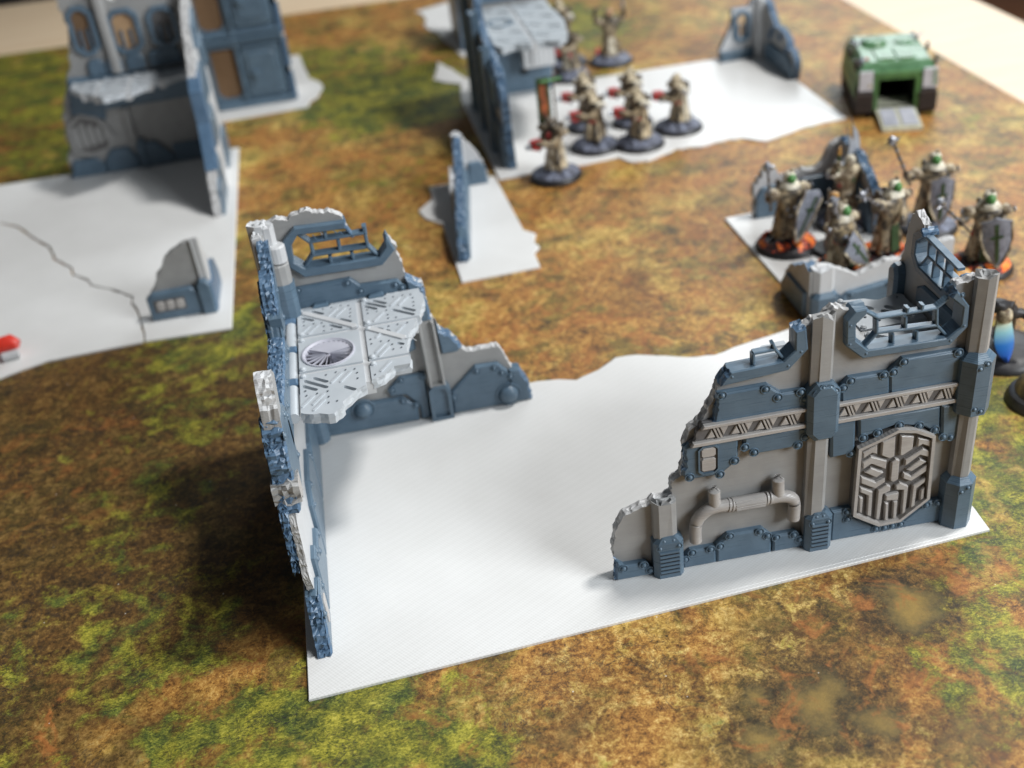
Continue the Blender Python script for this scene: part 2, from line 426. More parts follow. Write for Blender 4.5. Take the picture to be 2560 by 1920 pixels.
def tag(o, label, cat, group=None):
    o['label'] = label; o['category'] = cat
    if group: o['group'] = group
    return o
def structure(o): o['kind'] = 'structure'; return o
def off(pts, x, y): return [(a - x, b - y) for a, b in pts]
D = {'R': {'plate1': [(-0.09,1.39),(0.28,0.96),(1.25,0.92),(1.58,0.5)],'plate2': [(2.85,0.76),(3.2,1.11),(4.35,1.1)],'plate3': [(4.36,1.16),(4.87,1.63),(6.4,1.62),(6.82,1.14)],'plate4': [(6.88,1.1),(7.92,1.08),(8.29,0.66)],'plate5': [(9.48,1.88),(10.39,1.87),(10.42,1.39),(11.63,0.5),(12.19,0.49)],'plate6': [(12.21,0.48),(12.65,0.48),(13.73,1.4),(14.4,1.4),(14.74,1.08)],'footL': [(1.58,2.16),(1.84,2.37),(2.6,2.29),(2.76,1.93)],'footM': [(8.23,1.87),(8.54,2.2),(9.18,2.17),(9.39,1.72)],'pilL': [(1.63,4.03),(1.89,3.97),(2.44,4.03),(2.65,4.32)],'pilM': [(8.2,11.6),(8.45,11.56),(8.84,12.03),(9.08,11.99)],'pilM2': [(8.25,2.38),(8.63,2.24),(8.99,2.27),(9.23,2.22)],'pilR': [(14.59,12.36),(15.38,12.4),(14.67,2.44),(15.2,2.66)],'capM': [(8.03,8.48),(8.4,8.85),(8.95,8.84),(9.32,8.31),(9.38,6.47),(9.09,6.11),(8.48,6.24),(8.15,6.73)],'capR': [(14.44,8.63),(14.79,8.95),(15.56,8.99),(15.81,6.53),(15.42,6.1),(14.65,6.57)],'footR': [(14.42,2.38),(14.66,2.67),(15.48,2.83)],'U1': [(4.45,9.03),(6.48,9.04),(7.05,8.54),(7.9,8.51),(8.28,8.17),(8.31,7.44),(4.16,7.52),(4.35,8.14),(4.42,8.58)],'U2': [(9.49,8.25),(9.83,8.68),(11.5,8.64),(11.6,7.42),(9.57,7.45)],'U3': [(11.49,8.65),(12.04,9.16),(14.45,9.11),(14.86,8.66),(14.97,7.42),(11.59,7.5)],'L1': [(3.27,6.82),(5.29,6.75),(5.3,5.79),(5.08,5.41),(4.56,4.99),(3.24,5.01),(2.98,5.28),(3.1,6.06),(3.05,6.65)],'L2': [(5.53,6.7),(8.22,6.64),(8.25,6.13),(7.95,5.72),(6.02,5.72),(5.54,6.17)],'L3': [(9.17,6.54),(10.22,6.61),(10.29,4.87),(9.26,4.82)],'L4': [(10.35,6.59),(13.85,6.5),(13.98,4.99),(13.24,5.58),(12.04,5.94),(10.43,5.54)],'L5': [(13.89,6.54),(14.79,6.51),(14.82,4.76),(14.05,4.76)],'bandL': [(4.07,7.76),(8.22,7.68),(8.2,6.72),(3.21,6.81)],'bandR': [(9.41,7.69),(14.71,7.62),(14.77,6.63),(9.47,6.74)],'hatch': [(3.7,6.57),(4.34,6.53),(4.38,5.3),(3.74,5.33)],'pipe': [(3.36,1.95),(3.4,2.71),(3.93,3.34),(4.31,3.41),(4.82,3.32),(6.64,3.3),(7.19,3.31),(7.58,3.09),(7.68,2.85),(7.64,1.94)],'studs': [(4.25,4.58),(4.31,3.41),(6.99,4.56),(7.11,3.36)],'knurl': [(4.78,3.31),(4.99,3.28),(6.6,3.31),(6.72,3.31)],'emb': [(10.33,1.62),(10.34,5.25),(11.19,5.55),(12.0,5.88),(12.83,5.69),(13.66,5.21),(13.75,1.82),(12.52,0.81),(11.54,0.78)],'embp': [[(10.57,4.96),(11.18,5.28),(11.22,4.72),(10.98,4.83),(10.6,4.59)],[(11.38,5.34),(11.95,5.52),(11.99,4.44),(11.78,4.36),(11.38,4.62)],[(12.16,5.49),(12.76,5.34),(12.76,4.66),(12.35,4.41),(12.2,4.44)],[(12.93,5.22),(13.53,4.97),(13.55,4.58),(13.17,4.81),(12.93,4.69)],[(10.59,4.44),(10.95,4.67),(11.68,4.29),(11.66,3.82),(11.0,4.25),(10.62,4.02)],[(10.7,3.87),(10.99,4.07),(11.6,3.68),(11.27,3.46)],[(10.57,3.71),(11.26,3.24),(11.66,3.4),(11.68,3.13),(11.27,2.86),(10.6,3.3)],[(11.87,4.16),(12.05,4.32),(12.24,4.21),(12.26,3.15),(12.05,3.04),(11.88,3.17)],[(12.46,4.17),(13.21,4.61),(13.53,4.41),(13.54,4.04),(13.12,4.26),(12.48,3.79)],[(12.55,3.6),(13.14,4.06),(13.48,3.85),(12.82,3.45)],[(12.45,3.51),(12.82,3.23),(13.5,3.72),(13.5,3.32),(12.85,2.91),(12.44,3.16)],[(10.57,3.13),(11.17,2.73),(11.2,1.32),(10.98,1.47),(10.96,2.55),(10.6,2.81)],[(10.58,2.59),(10.77,2.48),(10.77,1.61),(10.6,1.72)],[(11.38,2.77),(11.76,3.0),(11.96,2.86),(11.96,2.59),(11.64,2.48),(11.59,1.05),(11.39,1.16)],[(11.76,2.41),(12.36,2.43),(12.36,2.0),(11.77,2.07)],[(11.76,1.98),(11.94,1.94),(11.99,0.95),(11.8,0.97)],[(12.14,1.96),(12.35,1.96),(12.36,0.98),(12.17,0.96)],[(12.16,2.86),(12.35,2.98),(12.76,2.68),(12.75,1.22),(12.57,1.08),(12.52,2.51),(12.18,2.59)],[(12.94,2.69),(13.5,3.01),(13.51,2.74),(13.15,2.46),(13.15,1.5),(12.94,1.36)],[(13.33,2.33),(13.51,2.51),(13.54,1.82),(13.33,1.71)]],'frame_o': [(10.32,11.86),(9.84,11.82),(9.52,11.44),(9.57,10.27),(10.28,9.58),(13.88,9.5),(14.51,10.2),(14.47,11.16),(13.89,11.97)],'frame_i': [(10.29,11.57),(9.9,11.2),(9.95,10.47),(10.46,9.95),(13.69,9.85),(14.22,10.26),(14.22,11.15),(13.68,11.66)],'bars': [[(10.91,11.17),(13.24,11.17)],[(10.34,11.59),(10.91,11.17)],[(13.24,11.17),(13.7,11.52)],[(10.91,10.51),(13.33,10.38)],[(10.84,11.13),(10.89,10.51)],[(10.89,10.48),(10.45,9.98)],[(13.27,11.11),(13.34,10.4)],[(13.35,10.37),(13.79,9.83)],[(12.01,11.02),(12.06,10.51)],[(11.55,10.33),(11.59,9.87)],[(12.53,10.28),(12.58,9.81)]],'bars2': [[(5.92,10.53),(6.79,10.55)],[(6.79,10.55),(7.22,9.94)],[(5.92,10.53),(5.93,10.05)],[(6.68,10.86),(6.79,10.55)]],'frame2_o': [(7.51,11.36),(7.92,11.44),(8.04,10.46),(7.28,9.65),(4.73,9.7)],'frame2_i': [(7.5,11.31),(7.51,10.47),(7.06,10.03),(5.85,10.11),(5.06,10.17),(4.73,9.97)],'wall': [(0.09,0.68),(-0.08,1.2),(-0.1,1.8),(0.04,2.35),(0.04,2.7),(0.26,3.11),(0.41,3.42),(0.78,3.56),(1.09,3.69),(1.59,3.83),(1.79,4.06),(2.13,3.98),(2.53,4.17),(2.59,4.82),(2.95,5.07),(3.0,5.28),(3.14,6.0),(3.11,6.53),(3.25,6.97),(3.34,7.27),(3.64,7.46),(3.95,7.81),(4.12,8.28),(4.38,8.72),(4.46,9.0),(4.63,9.36),(4.8,9.7),(7.32,9.65),(7.84,10.27),(7.81,11.22),(8.09,11.3),(8.33,11.49),(8.59,11.35),(8.86,11.67),(9.14,11.89),(10.06,11.62),(9.8,11.26),(9.83,10.07),(10.45,9.61),(13.63,9.52),(14.47,10.08),(14.43,11.07),(13.89,11.68),(14.03,11.98),(14.93,12.08)],'rivets': [(4.61,8.97),(6.37,8.9),(6.89,8.4),(7.83,8.46),(8.01,8.1),(5.06,10.05),(7.28,9.7),(9.59,8.3),(9.88,8.57),(11.25,8.58),(11.63,8.63),(12.04,9.04),(14.31,9.03),(14.57,8.68),(5.56,6.22),(5.95,5.87),(7.8,5.84),(8.09,6.2),(5.13,5.62),(4.51,5.05),(3.24,5.17),(10.11,4.91),(10.6,5.61),(11.21,5.74),(12.13,5.94),(13.0,5.73),(13.71,5.37),(14.12,4.91),(14.45,4.84),(0.24,0.85),(1.13,0.84),(1.41,0.48),(1.88,1.61),(2.15,1.85),(2.41,1.87),(2.59,1.61),(2.96,0.71),(3.27,1.03),(4.09,1.03),(4.5,1.1),(4.94,1.58),(6.26,1.52),(6.61,1.21),(7.01,1.01),(7.8,0.99),(8.07,0.67),(8.59,1.58),(8.86,1.82),(9.03,1.84),(10.14,1.75),(10.18,1.33),(11.52,0.47),(11.92,0.45),(12.27,0.46),(12.65,0.46),(13.75,1.29),(14.27,1.29),(14.53,0.98)],'capriv': [(8.36,8.49),(8.6,8.71),(8.89,8.68),(9.12,8.48),(8.33,6.67),(8.57,6.36),(8.83,6.36),(9.01,6.58),(14.85,8.41),(15.07,8.66),(14.91,6.53),(15.15,6.37),(14.84,2.16),(15.07,2.32)]},'P': {'outline': [(-5.15,49.28),(-4.63,49.28),(-4.47,49.78),(1.45,49.63),(1.61,48.85),(1.16,46.93),(0.85,46.28),(0.5,45.48),(0.29,44.38),(0.38,43.48),(0.31,42.82),(-0.43,42.84),(-0.91,42.26),(-1.61,42.02),(-1.76,41.75),(-2.38,41.26),(-2.7,40.9),(-2.94,40.23),(-3.24,39.96),(-4.09,40.17),(-4.74,40.47),(-5.24,40.34)],'grid': [(-4.58,49.46),(-1.66,49.37),(-1.57,49.34),(1.49,49.51),(-4.63,46.53),(-2.02,46.68),(-1.5,46.86),(1.16,46.93),(-4.69,43.42),(-2.03,43.49),(-1.59,43.58),(0.24,43.79),(-1.8,41.77),(-4.76,40.55)],'slots': [(-3.91,49.27),(-3.41,48.85),(-2.59,48.01),(-2.12,47.62),(-4.42,48.76),(-3.92,48.38),(-3.1,47.6),(-2.59,47.17),(-1.25,49.16),(-0.37,48.43),(-0.88,49.28),(-0.32,48.78),(-1.32,48.84),(-0.82,48.4),(-0.01,48.0),(0.9,47.19),(0.47,48.02),(0.99,47.55),(-0.02,47.58),(0.52,47.1),(-0.88,46.47),(-0.37,46.03),(-1.39,46.03),(-0.84,45.53),(-4.42,42.96),(-3.48,42.13),(-4.01,43.06),(-3.46,42.59),(-4.49,42.54),(-3.95,42.08),(-3.16,41.83),(-2.55,41.24),(-2.69,41.9),(-2.28,41.54),(-3.16,41.33),(-2.8,40.98),(-1.35,43.29),(-0.86,42.86),(-0.92,43.39),(-0.58,43.1),(-1.4,42.85),(-1.06,42.58),(-0.05,44.77),(0.14,44.62)],'dots': [(-3.44,49.29),(-3.01,49.3),(-2.55,49.31),(-2.18,49.19),(-2.1,48.81),(-2.12,48.43),(-2.15,48.06),(-4.39,48.34),(-4.39,47.96),(-3.93,47.98),(-3.54,47.93),(-3.44,47.55),(-3.46,47.11),(-3.09,47.14),(-0.35,49.25),(0.06,49.25),(0.52,49.26),(0.92,49.18),(0.99,48.82),(0.98,48.37),(0.96,48.0),(0.01,47.16),(-1.3,48.41),(-1.29,48.06),(-0.85,48.07),(-0.38,48.04),(-0.36,47.56),(-0.37,47.21),(0.02,46.46),(0.48,46.46),(-0.41,46.44),(-1.34,45.53),(-1.33,45.1),(-0.88,45.18),(-0.52,45.1),(-0.39,44.72),(-0.38,44.27),(-0.0,44.3),(-3.52,43.11),(-3.08,43.19),(-2.64,43.24),(-2.23,43.18),(-2.14,42.82),(-2.15,42.35),(-4.47,42.08),(-4.43,41.69),(-3.97,41.71),(-3.5,41.75),(-3.48,41.29),(-3.5,40.83),(-3.13,40.84),(-0.42,43.42),(0.01,43.48),(-1.37,42.38)],'fan': [(-3.3,45.06),(-4.53,44.89),(-2.04,45.22)],'clips': [(-5.29,48.75),(-4.83,48.57),(-5.32,45.96),(-4.82,45.79),(-5.34,43.08),(-4.85,42.91),(-3.84,50.0),(-3.08,49.91),(-1.07,49.92),(-0.29,49.94)]},'L': {'outline1': [(-0.8,12.76),(0.08,12.69),(0.41,12.85),(1.0,12.65),(1.19,12.87),(1.93,13.02),(2.18,12.84),(2.69,12.73),(2.92,12.82),(3.47,12.45),(3.55,12.18),(3.65,11.84)],'tip': [(5.48,10.94),(5.68,10.58),(5.86,10.35),(5.76,10.04),(5.94,9.52),(5.98,8.69),(6.03,8.48)],'outline2': [(6.09,8.5),(6.78,8.2),(6.79,7.28),(6.86,6.25),(7.09,5.77),(7.31,5.21),(7.8,4.84),(8.22,4.05),(8.49,3.72),(9.34,3.72),(10.11,3.74),(10.43,3.04),(10.66,2.35),(11.03,2.09),(11.49,1.15),(11.73,-0.14)],'frame_o': [(3.52,12.32),(1.21,12.37),(0.53,11.74),(0.58,10.37),(1.2,9.73),(4.99,9.66),(5.76,10.37),(5.35,11.25)],'frame_i': [(3.52,11.87),(1.29,11.98),(0.9,11.48),(0.84,10.61),(1.3,10.19),(4.9,10.11),(5.32,10.6),(5.39,10.77)],'bars': [[(1.76,11.41),(4.45,11.41)],[(1.32,11.91),(1.76,11.41)],[(1.8,11.4),(1.81,10.72)],[(1.8,10.7),(4.38,10.66)],[(1.78,10.71),(1.29,10.14)],[(4.45,11.41),(4.45,10.67)],[(4.45,10.67),(4.9,10.06)],[(2.57,11.91),(2.56,11.45)],[(3.12,11.29),(3.1,10.74)],[(2.57,10.51),(2.55,10.08)],[(3.63,10.49),(3.65,10.02)]],'upper': [(0.49,9.19),(3.3,9.23),(3.74,8.77),(5.57,8.7),(5.89,8.27),(5.93,7.97)],'posts': [(-0.38,12.96),(0.15,12.95),(0.2,11.9),(0.58,11.78),(-0.24,11.94),(0.58,10.01),(-0.28,9.94),(-0.22,11.15)],'butt': [(6.18,6.13),(6.97,5.97),(7.06,2.26),(6.24,2.21)],'A': [(0.74,1.97),(3.25,1.83),(4.75,1.78),(5.45,1.06),(5.41,-0.02)],'B': [(4.12,2.43),(4.75,3.02),(6.1,3.05),(5.99,-0.06),(5.6,-0.07),(5.6,0.98),(4.95,1.83),(4.11,1.88)],'C': [(6.21,2.1),(6.52,2.35),(7.16,2.26),(7.34,1.85),(7.21,0.09),(6.03,0.07)],'Dp': [(7.32,1.54),(8.78,2.88),(9.98,2.8),(10.46,2.24),(10.46,-0.01)],'E': [(10.54,2.23),(11.08,2.2),(11.47,1.28),(11.7,0.0)],'G': [(7.21,5.17),(7.79,4.96),(8.21,4.17),(7.95,3.96),(7.19,3.98)],'G2': [(5.68,6.0),(5.87,4.57),(5.44,4.49)],'G3': [(6.0,8.46),(6.77,8.06),(6.84,6.28),(6.3,6.14)],'dome': [(2.56,1.66),(3.19,1.52),(10.35,0.82),(10.97,0.69)],'rivets': [(4.26,2.35),(4.81,2.87),(5.96,2.85),(4.72,1.6),(5.35,1.18),(8.82,2.6),(9.76,2.62),(10.14,2.22),(10.56,1.9),(7.43,1.19)],'rivetsu': [(0.72,9.07),(3.13,9.01),(3.7,8.46),(5.44,8.46),(5.74,8.25),(1.24,9.82),(1.2,12.25),(4.91,9.77),(5.64,10.35)]}}
# ---------------------------------------------------------------- the setting
def make_wood(name, a, b, rough=.45):
    t = NT(name); co = t.n('ShaderNodeTexCoord').outputs['Object']
    mp = t.n('ShaderNodeMapping', i_Vector=co, i_Scale=(.05, .55, 1))
    nz = t.noise(mp, 1.6, 8, .65, .8)
    return t.out(t.mix(t.mr(nz, .3, .7), a, b), rough, nz, .15, .03)
WOOD = make_wood('pale_wood', (.82, .66, .47), (.74, .56, .37))
FLOORW = make_wood('brown_floor_wood', (.36, .15, .06), (.24, .09, .035), .4)
BLACKW = simple('dark_wall_paint', (.012, .012, .012), rough=.6, sc=.2)

structure(sheet('floor', [(-400, -150), (400, -150), (400, 700), (-400, 700)], -76, -75, FLOORW))
structure(sheet('wall', [(-400, 190), (0, 178), (0, 200), (-400, 212)], -74.9, 120, BLACKW))
def board(y0, y1):
    return [(-95, y0), (62.6, y0), (62.9, y1), (-95, y1)]
tt = structure(sheet('table_top', [(-95, -30), (62.6, -30), (62.9, 163.5), (-95, 172)], -3.2, -.22, WOOD))
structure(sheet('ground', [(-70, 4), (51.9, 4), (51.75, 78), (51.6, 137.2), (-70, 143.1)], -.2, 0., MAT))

BRONZE_ = simple('brown_pane', (.20, .12, .065), (.15, .088, .045), .5, sc=6)
WOODL_ = simple('dull_tan_plastic', (.55, .36, .2), (.4, .25, .14), .5, sc=1)
B0 = .15   # thickness of the printed base plates

def base_plate(pts, label, broken=(), amp=.06, step=.5, name='base_plate'):
    cx = sum(p[0] for p in pts) / len(pts); cy = sum(p[1] for p in pts) / len(pts)
    o = sheet(name, off(pts, cx, cy), .004, B0, WHITE, None, broken, step, amp)
    o.location = (cx, cy, 0); tag(o, label, 'base plate', 'white printed ruin base plates'); return o

baseA = base_plate([(-6.17, 31.95), (23.66, 33.48), (23.75, 35.0), (23.1, 52.2), (20.2, 51.6), (18.8, 51.3), (17.1, 50.8), (15.6, 51.1), (14.1, 51.8), (13., 52.3), (11.8, 52.4), (10.6, 51.5), (9.2, 50.9), (8.3, 51.3), (7.1, 51.5), (-6.3, 51.4)],
   'large white base plate in the foreground carrying the two near ruins', range(3, 13), .05, .5)
_bx, _by = baseA.location.x, baseA.location.y
for i in range(1):
    sheet('edge_bead', [(-6.05 - _bx, 32.12 + i * .16 - _by), (23.5 - _bx, 33.64 + i * .16 - _by), (23.5 - _bx, 33.72 + i * .16 - _by), (-6.05 - _bx, 32.2 + i * .16 - _by)], B0 - .02, B0 + .015, WHITE, baseA)
# ---------------------------------------------------------------- right ruin (front, in focus)
R = D['R']
RB = (7.4, 35.0)
ruinR = thing('corner_ruin', 'large corner ruin with carved octagonal door facing the camera, right of the foreground', 'ruin', (RB[0], RB[1], B0), 'printed gothic ruin pieces')
fR = Fr(0, 0, -1.6)
Z = lambda pts: [(a, b - B0) for a, b in pts]
wall_pts = Z([(0.02, B0)] + R['wall'] + [(15.1, 12.1), (15.1, B0)])
nb = len(R['wall'])
slab('wall_panel', fR, wall_pts, -.22, -.72, GREY, ruinR, broken=set(range(0, nb)) - {27, 28, 29, 36, 37, 38, 39, 40, 41, 42}, amp=.05, rough=.05, tmat=TORN)

def rivets_near(part, poly, rivs, n, mat=None, pad=.12):
    x0 = min(p[0] for p in poly) - pad; x1 = max(p[0] for p in poly) + pad
    z0 = min(p[1] for p in poly) - pad; z1 = max(p[1] for p in poly) + pad
    for q in list(rivs):
        if x0 <= q[0] <= x1 and z0 <= q[1] <= z1: rivet(fR_cur, q[0], q[1], n, part, mat=mat); rivs.remove(q)

def plate(fr, pts, root, n0=.08, n1=-.3, ch=.09, broken=(), name='armour_plate', mat=None, amp=.05):
    return slab(name, fr, pts, n0, n1, mat or BLUE, root, chamfer=ch, broken=broken, amp=amp, rough=.07, tmat=BROKE if broken else None)

fR_cur = fR
rv = Z(R['rivets'])
def rplate(key, pts=None, floor=True, broken=(), **kw):
    p = Z(R[key]) if pts is None else pts
    if floor: p = p + [(p[-1][0], 0), (p[0][0], 0)]
    o = plate(fR, p, ruinR, broken=broken, **kw)
    rivets_near(o, p, rv, .08); return o
rplate('plate1', broken=[5])
for k in ('plate2', 'plate3', 'plate4', 'plate5', 'plate6'): rplate(k)
rplate('U1', floor=False, broken=[6, 7, 8])
rplate('U2', floor=False); rplate('U3', floor=False)
rplate('L1', floor=False, broken=[6, 7]); rplate('L2', floor=False); rplate('L3', floor=False, n0=.11)
rplate('L5', floor=False, n0=.11); rplate('L4', floor=False)
# hatch in the lower left plate
hx0, hx1, hz0, hz1 = 3.66, 4.40, 5.30 - B0, 6.60 - B0
def octo(x0, x1, z0, z1, c): return [(x0 + c, z0), (x1 - c, z0), (x1, z0 + c), (x1, z1 - c), (x1 - c, z1), (x0 + c, z1), (x0, z1 - c), (x0, z0 + c)]
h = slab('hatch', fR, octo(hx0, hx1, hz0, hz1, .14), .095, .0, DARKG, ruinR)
slab('hatch_rim', fR, octo(hx0 - .07, hx1 + .07, hz0 - .07, hz1 + .07, .17), .18, .0, BLUE, h, holes=[octo(hx0, hx1, hz0, hz1, .14)])
slab('hatch_cover', fR, octo(hx0 + .07, hx1 - .07, hz0 + .07, hz0 + .72, .08), .15, .09, BRUSH, h, chamfer=.025)
slab('hatch_cover', fR, octo(hx0 + .07, hx1 - .07, hz0 + .78, hz1 - .07, .08), .15, .09, BRUSH, h, chamfer=.025)

# posts
def half_oct(fr, a0, a1, d, back=-.3, c=.22): return frplan(fr, [(a0, back), (a0, d - c), (a0 + c, d), (a1 - c, d), (a1, d - c), (a1, back)])
prism('post', half_oct(fR, 1.62, 2.66, .28), 0, 4.1 - B0, GREY, ruinR, torn=True)
prism('post', half_oct(fR, 8.22, 9.12, .3), 0, 11.75 - B0, GREY, ruinR, torn=True, topj=.16)
def foot_block(fr, a0, a1, d, h, vents=0, root=ruinR, n_up=0.):
    pl = half_oct(fr, a0, a1, d, -.3, .2)
    o = prism('post_foot', pl, 0 + n_up, h + n_up, BLUE, root, ch=.28)
    for a in (a0 + .25, a1 - .25): rivet(fr, a, h - .48 + n_up, d - .03, o, .1)
    for a in (a0 + .45, a1 - .45): rivet(fr, a, h - .2 + n_up, d - .12, o, .1)
    for i in range(vents):
        z = .22 + i * .215
        slab('vent_slit', fr, [(a0 + .24, z), (a1 - .24, z + .0), (a1 - .24, z + .085), (a0 + .24, z + .085)], d + .012, d - .05, BLACKS, o)
        slab('vent_louvre', fr, [(a0 + .22, z + .085), (a1 - .22, z + .085), (a1 - .22, z + .2), (a0 + .22, z + .2)], d + .06, d - .05, BLUE, o, chamfer=.02)
    return o
BLACKS = simple('black_recess', (.012, .014, .018), rough=.7)
foot_block(fR, 1.55, 2.86, .42, 2.35 - B0, 6)
foot_block(fR, 8.22, 9.42, .45, 2.2 - B0, 6)
# mid capital
cp = Z(R['capM'])
o = plate(fR, [(8.02, 8.45 - B0), (8.38, 8.9 - B0), (9.02, 8.9 - B0), (9.38, 8.45 - B0), (9.38, 6.4 - B0), (9.1, 6.08 - B0), (8.4, 6.08 - B0), (8.05, 6.5 - B0)], ruinR, n0=.52, n1=-.3, ch=.2, name='post_collar')
for a, z in Z(R['capriv'])[:8]: rivet(fR, a, z, .42, o, .1)
# right corner post with collar and foot
cx0 = 14.85
def corner_plan(r, cx=15.1, cy=.0, K=8):
    return [(fR.p(cx, 0, 0)[0] + r * cos(pi / 8 + i * pi / 4), fR.p(cx, 0, 0)[1] + cy + r * sin(pi / 8 + i * pi / 4)) for i in range(K)]
prism('corner_post', corner_plan(.47), 0, 12.35 - B0, GREY, ruinR, torn=True, topj=.16)
o = prism('post_collar', corner_plan(.78), 6.2 - B0, 9.05 - B0, BLUE, ruinR, ch=.3)
for a, z in ((14.95, 8.5), (15.22, 8.68), (14.95, 6.55), (15.22, 6.4)): rivet(fR, a, z - B0, .70, o, .1)
o = prism('post_foot', corner_plan(.74), 0, 2.85 - B0, BLUE, ruinR, ch=.3)
for a, z in ((14.95, 2.2), (15.22, 2.38)): rivet(fR, a, z - B0, .66, o, .1)

# truss band
def truss(a0, a1, z0, z1, root, torn_left=False, fr=fR):
    z0 -= B0; z1 -= B0
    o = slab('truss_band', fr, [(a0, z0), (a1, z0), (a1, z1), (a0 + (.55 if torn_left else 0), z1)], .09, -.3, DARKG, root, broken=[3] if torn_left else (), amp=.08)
    e = .55 if torn_left else 0
    slab('band_rail', fr, [(a0, z0), (a1, z0), (a1, z0 + .19), (a0 + e * .2, z0 + .19)], .26, .05, BRUSH, o, chamfer=.03)
    slab('band_rail', fr, [(a0 + e * .8, z1 - .17), (a1, z1 - .17), (a1, z1), (a0 + e, z1)], .26, .05, BRUSH, o, chamfer=.03)
    a = a0 + e + .02; lo, hi = z0 + .24, z1 - .22; w = .82; k = 0; H_ = hi - lo
    while a + w * .6 < a1:
        # up triangle, slanted bars, down triangle
        slab('truss_piece', fr, [(a + .06, lo + .04), (a + .46, lo + .04), (a + .30, hi - .06)], .17, .05, BRUSH, o, chamfer=.03)
        slab('truss_piece', fr, [(a + .36, hi), (a + .44, hi), (a + .62, lo + .02), (a + .54, lo + .02)], .2, .05, BRUSH, o)
        if a + .95 < a1:
            slab('truss_piece', fr, [(a + .50, hi), (a + .58, hi), (a + .76, lo + .02), (a + .68, lo + .02)], .2, .05, BRUSH, o)
            slab('truss_piece', fr, [(a + .64, hi), (a + 1.0, hi), (a + .80, lo + .08)], .17, .05, BRUSH, o, chamfer=.03)
        a += 1.02
    return o
truss(3.28, 8.1, 6.75, 7.72, ruinR, True)
truss(9.35, 14.65, 6.68, 7.66, ruinR)

# carved octagonal door
ep = Z(R['emb'])
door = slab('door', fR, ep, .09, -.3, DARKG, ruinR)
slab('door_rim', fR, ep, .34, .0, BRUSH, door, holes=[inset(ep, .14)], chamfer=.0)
for p in R['embp']:
    slab('door_panel', fR, inset(Z(p), .015), .25, .05, BRUSH, door, chamfer=.035)

# window frames and bars
def ring_frame(fr, outer, inner, root, n0, n1, mat=BLUE, closed=False, name='window_frame', br=()):
    """band between two open polylines"""
    pts = outer + inner[::-1]
    return slab(name, fr, pts, n0, n1, mat, root, chamfer=.05, broken=br, amp=.04, tmat=BROKE if br else None)
fo, fi = Z(R['frame_o']), Z(R['frame_i'])
wf = ring_frame(fR, fo, fi, ruinR, .16, -.6, br=[len(fo) - 1, len(fo) + len(fi) - 1])
for a, b in R['bars']: bar('glazing_bar', fR, (a[0], a[1] - B0), (b[0], b[1] - B0), .13, -.05, -.36, BLUE, wf)
for q in ((12.05, 11.2), (12.65, 11.22)): bar('glazing_bar', fR, (q[0], q[1] - B0), (q[0] + .02, q[1] + .22 - B0), .15, -.05, -.36, BLUE, wf)
for a, z in ((9.68, 11.2), (9.7, 10.35), (10.4, 9.8), (13.85, 9.72), (14.35, 10.3), (14.1, 11.7)): rivet(fR, a, z - B0, .12, wf, .075)
fo2 = Z([(8.04, 11.45), (8.1, 10.42), (7.3, 9.62), (4.62, 9.3), (4.5, 9.68)])
fo2 = Z([(7.92, 11.44), (8.04, 10.44), (7.28, 9.62), (4.52, 9.40)])
fi2 = Z([(7.50, 11.34), (7.52, 10.5), (7.05, 10.08), (4.95, 10.0)])
wf2 = ring_frame(fR, fo2, fi2, ruinR, .14, -.6, br=[3, 7])
for a, b in R['bars2']: bar('glazing_bar', fR, (a[0], a[1] - B0), (b[0], b[1] - B0), .13, -.05, -.36, BLUE, wf2)
for a, z in ((5.0, 9.78), (7.25, 9.85), (7.75, 10.4)): rivet(fR, a, z - B0, .1, wf2, .075)

# pipework
zz = -B0; pn = .16
pp = [(3.42, 1.75), (3.42, 2.45), (3.55, 2.95), (3.95, 3.32), (4.35, 3.42), (4.8, 3.4), (6.7, 3.36), (7.15, 3.34), (7.55, 3.2), (7.72, 2.85), (7.72, 2.0)]
pipe = tube('pipe', curve([fR.p(a, pn, z + zz) for a, z in pp], 5), .27, BRUSH, ruinR, 12)
for a, z in ((4.27, 4.45), (7.02, 4.45)):
    tube('pipe_stub', [fR.p(a, pn - .02, 3.4 + zz), fR.p(a - .01, pn - .03, z - .2 + zz), fR.p(a - .01, pn - .12, z + zz)], .25, BRUSH, pipe, 10, radii=[.27, .25, .12])
for a0, a1, r in ((4.82, 4.9, .31), (4.97, 5.05, .31), (5.07, 6.42, .3), (6.45, 6.53, .31), (6.6, 6.68, .31)):
    tube('pipe_sleeve', [fR.p(a0, pn, 3.385 + zz), fR.p(a1, pn, 3.37 + zz)], r, BRUSH, pipe, 12)
for i in range(7):
    t = -.9 + i * .3
    tube('pipe_rib', [fR.p(5.12, pn + .3 * cos(t), 3.38 + zz + .3 * sin(t)), fR.p(6.38, pn + .3 * cos(t), 3.37 + zz + .3 * sin(t))], .028, BRUSH, pipe, 5)

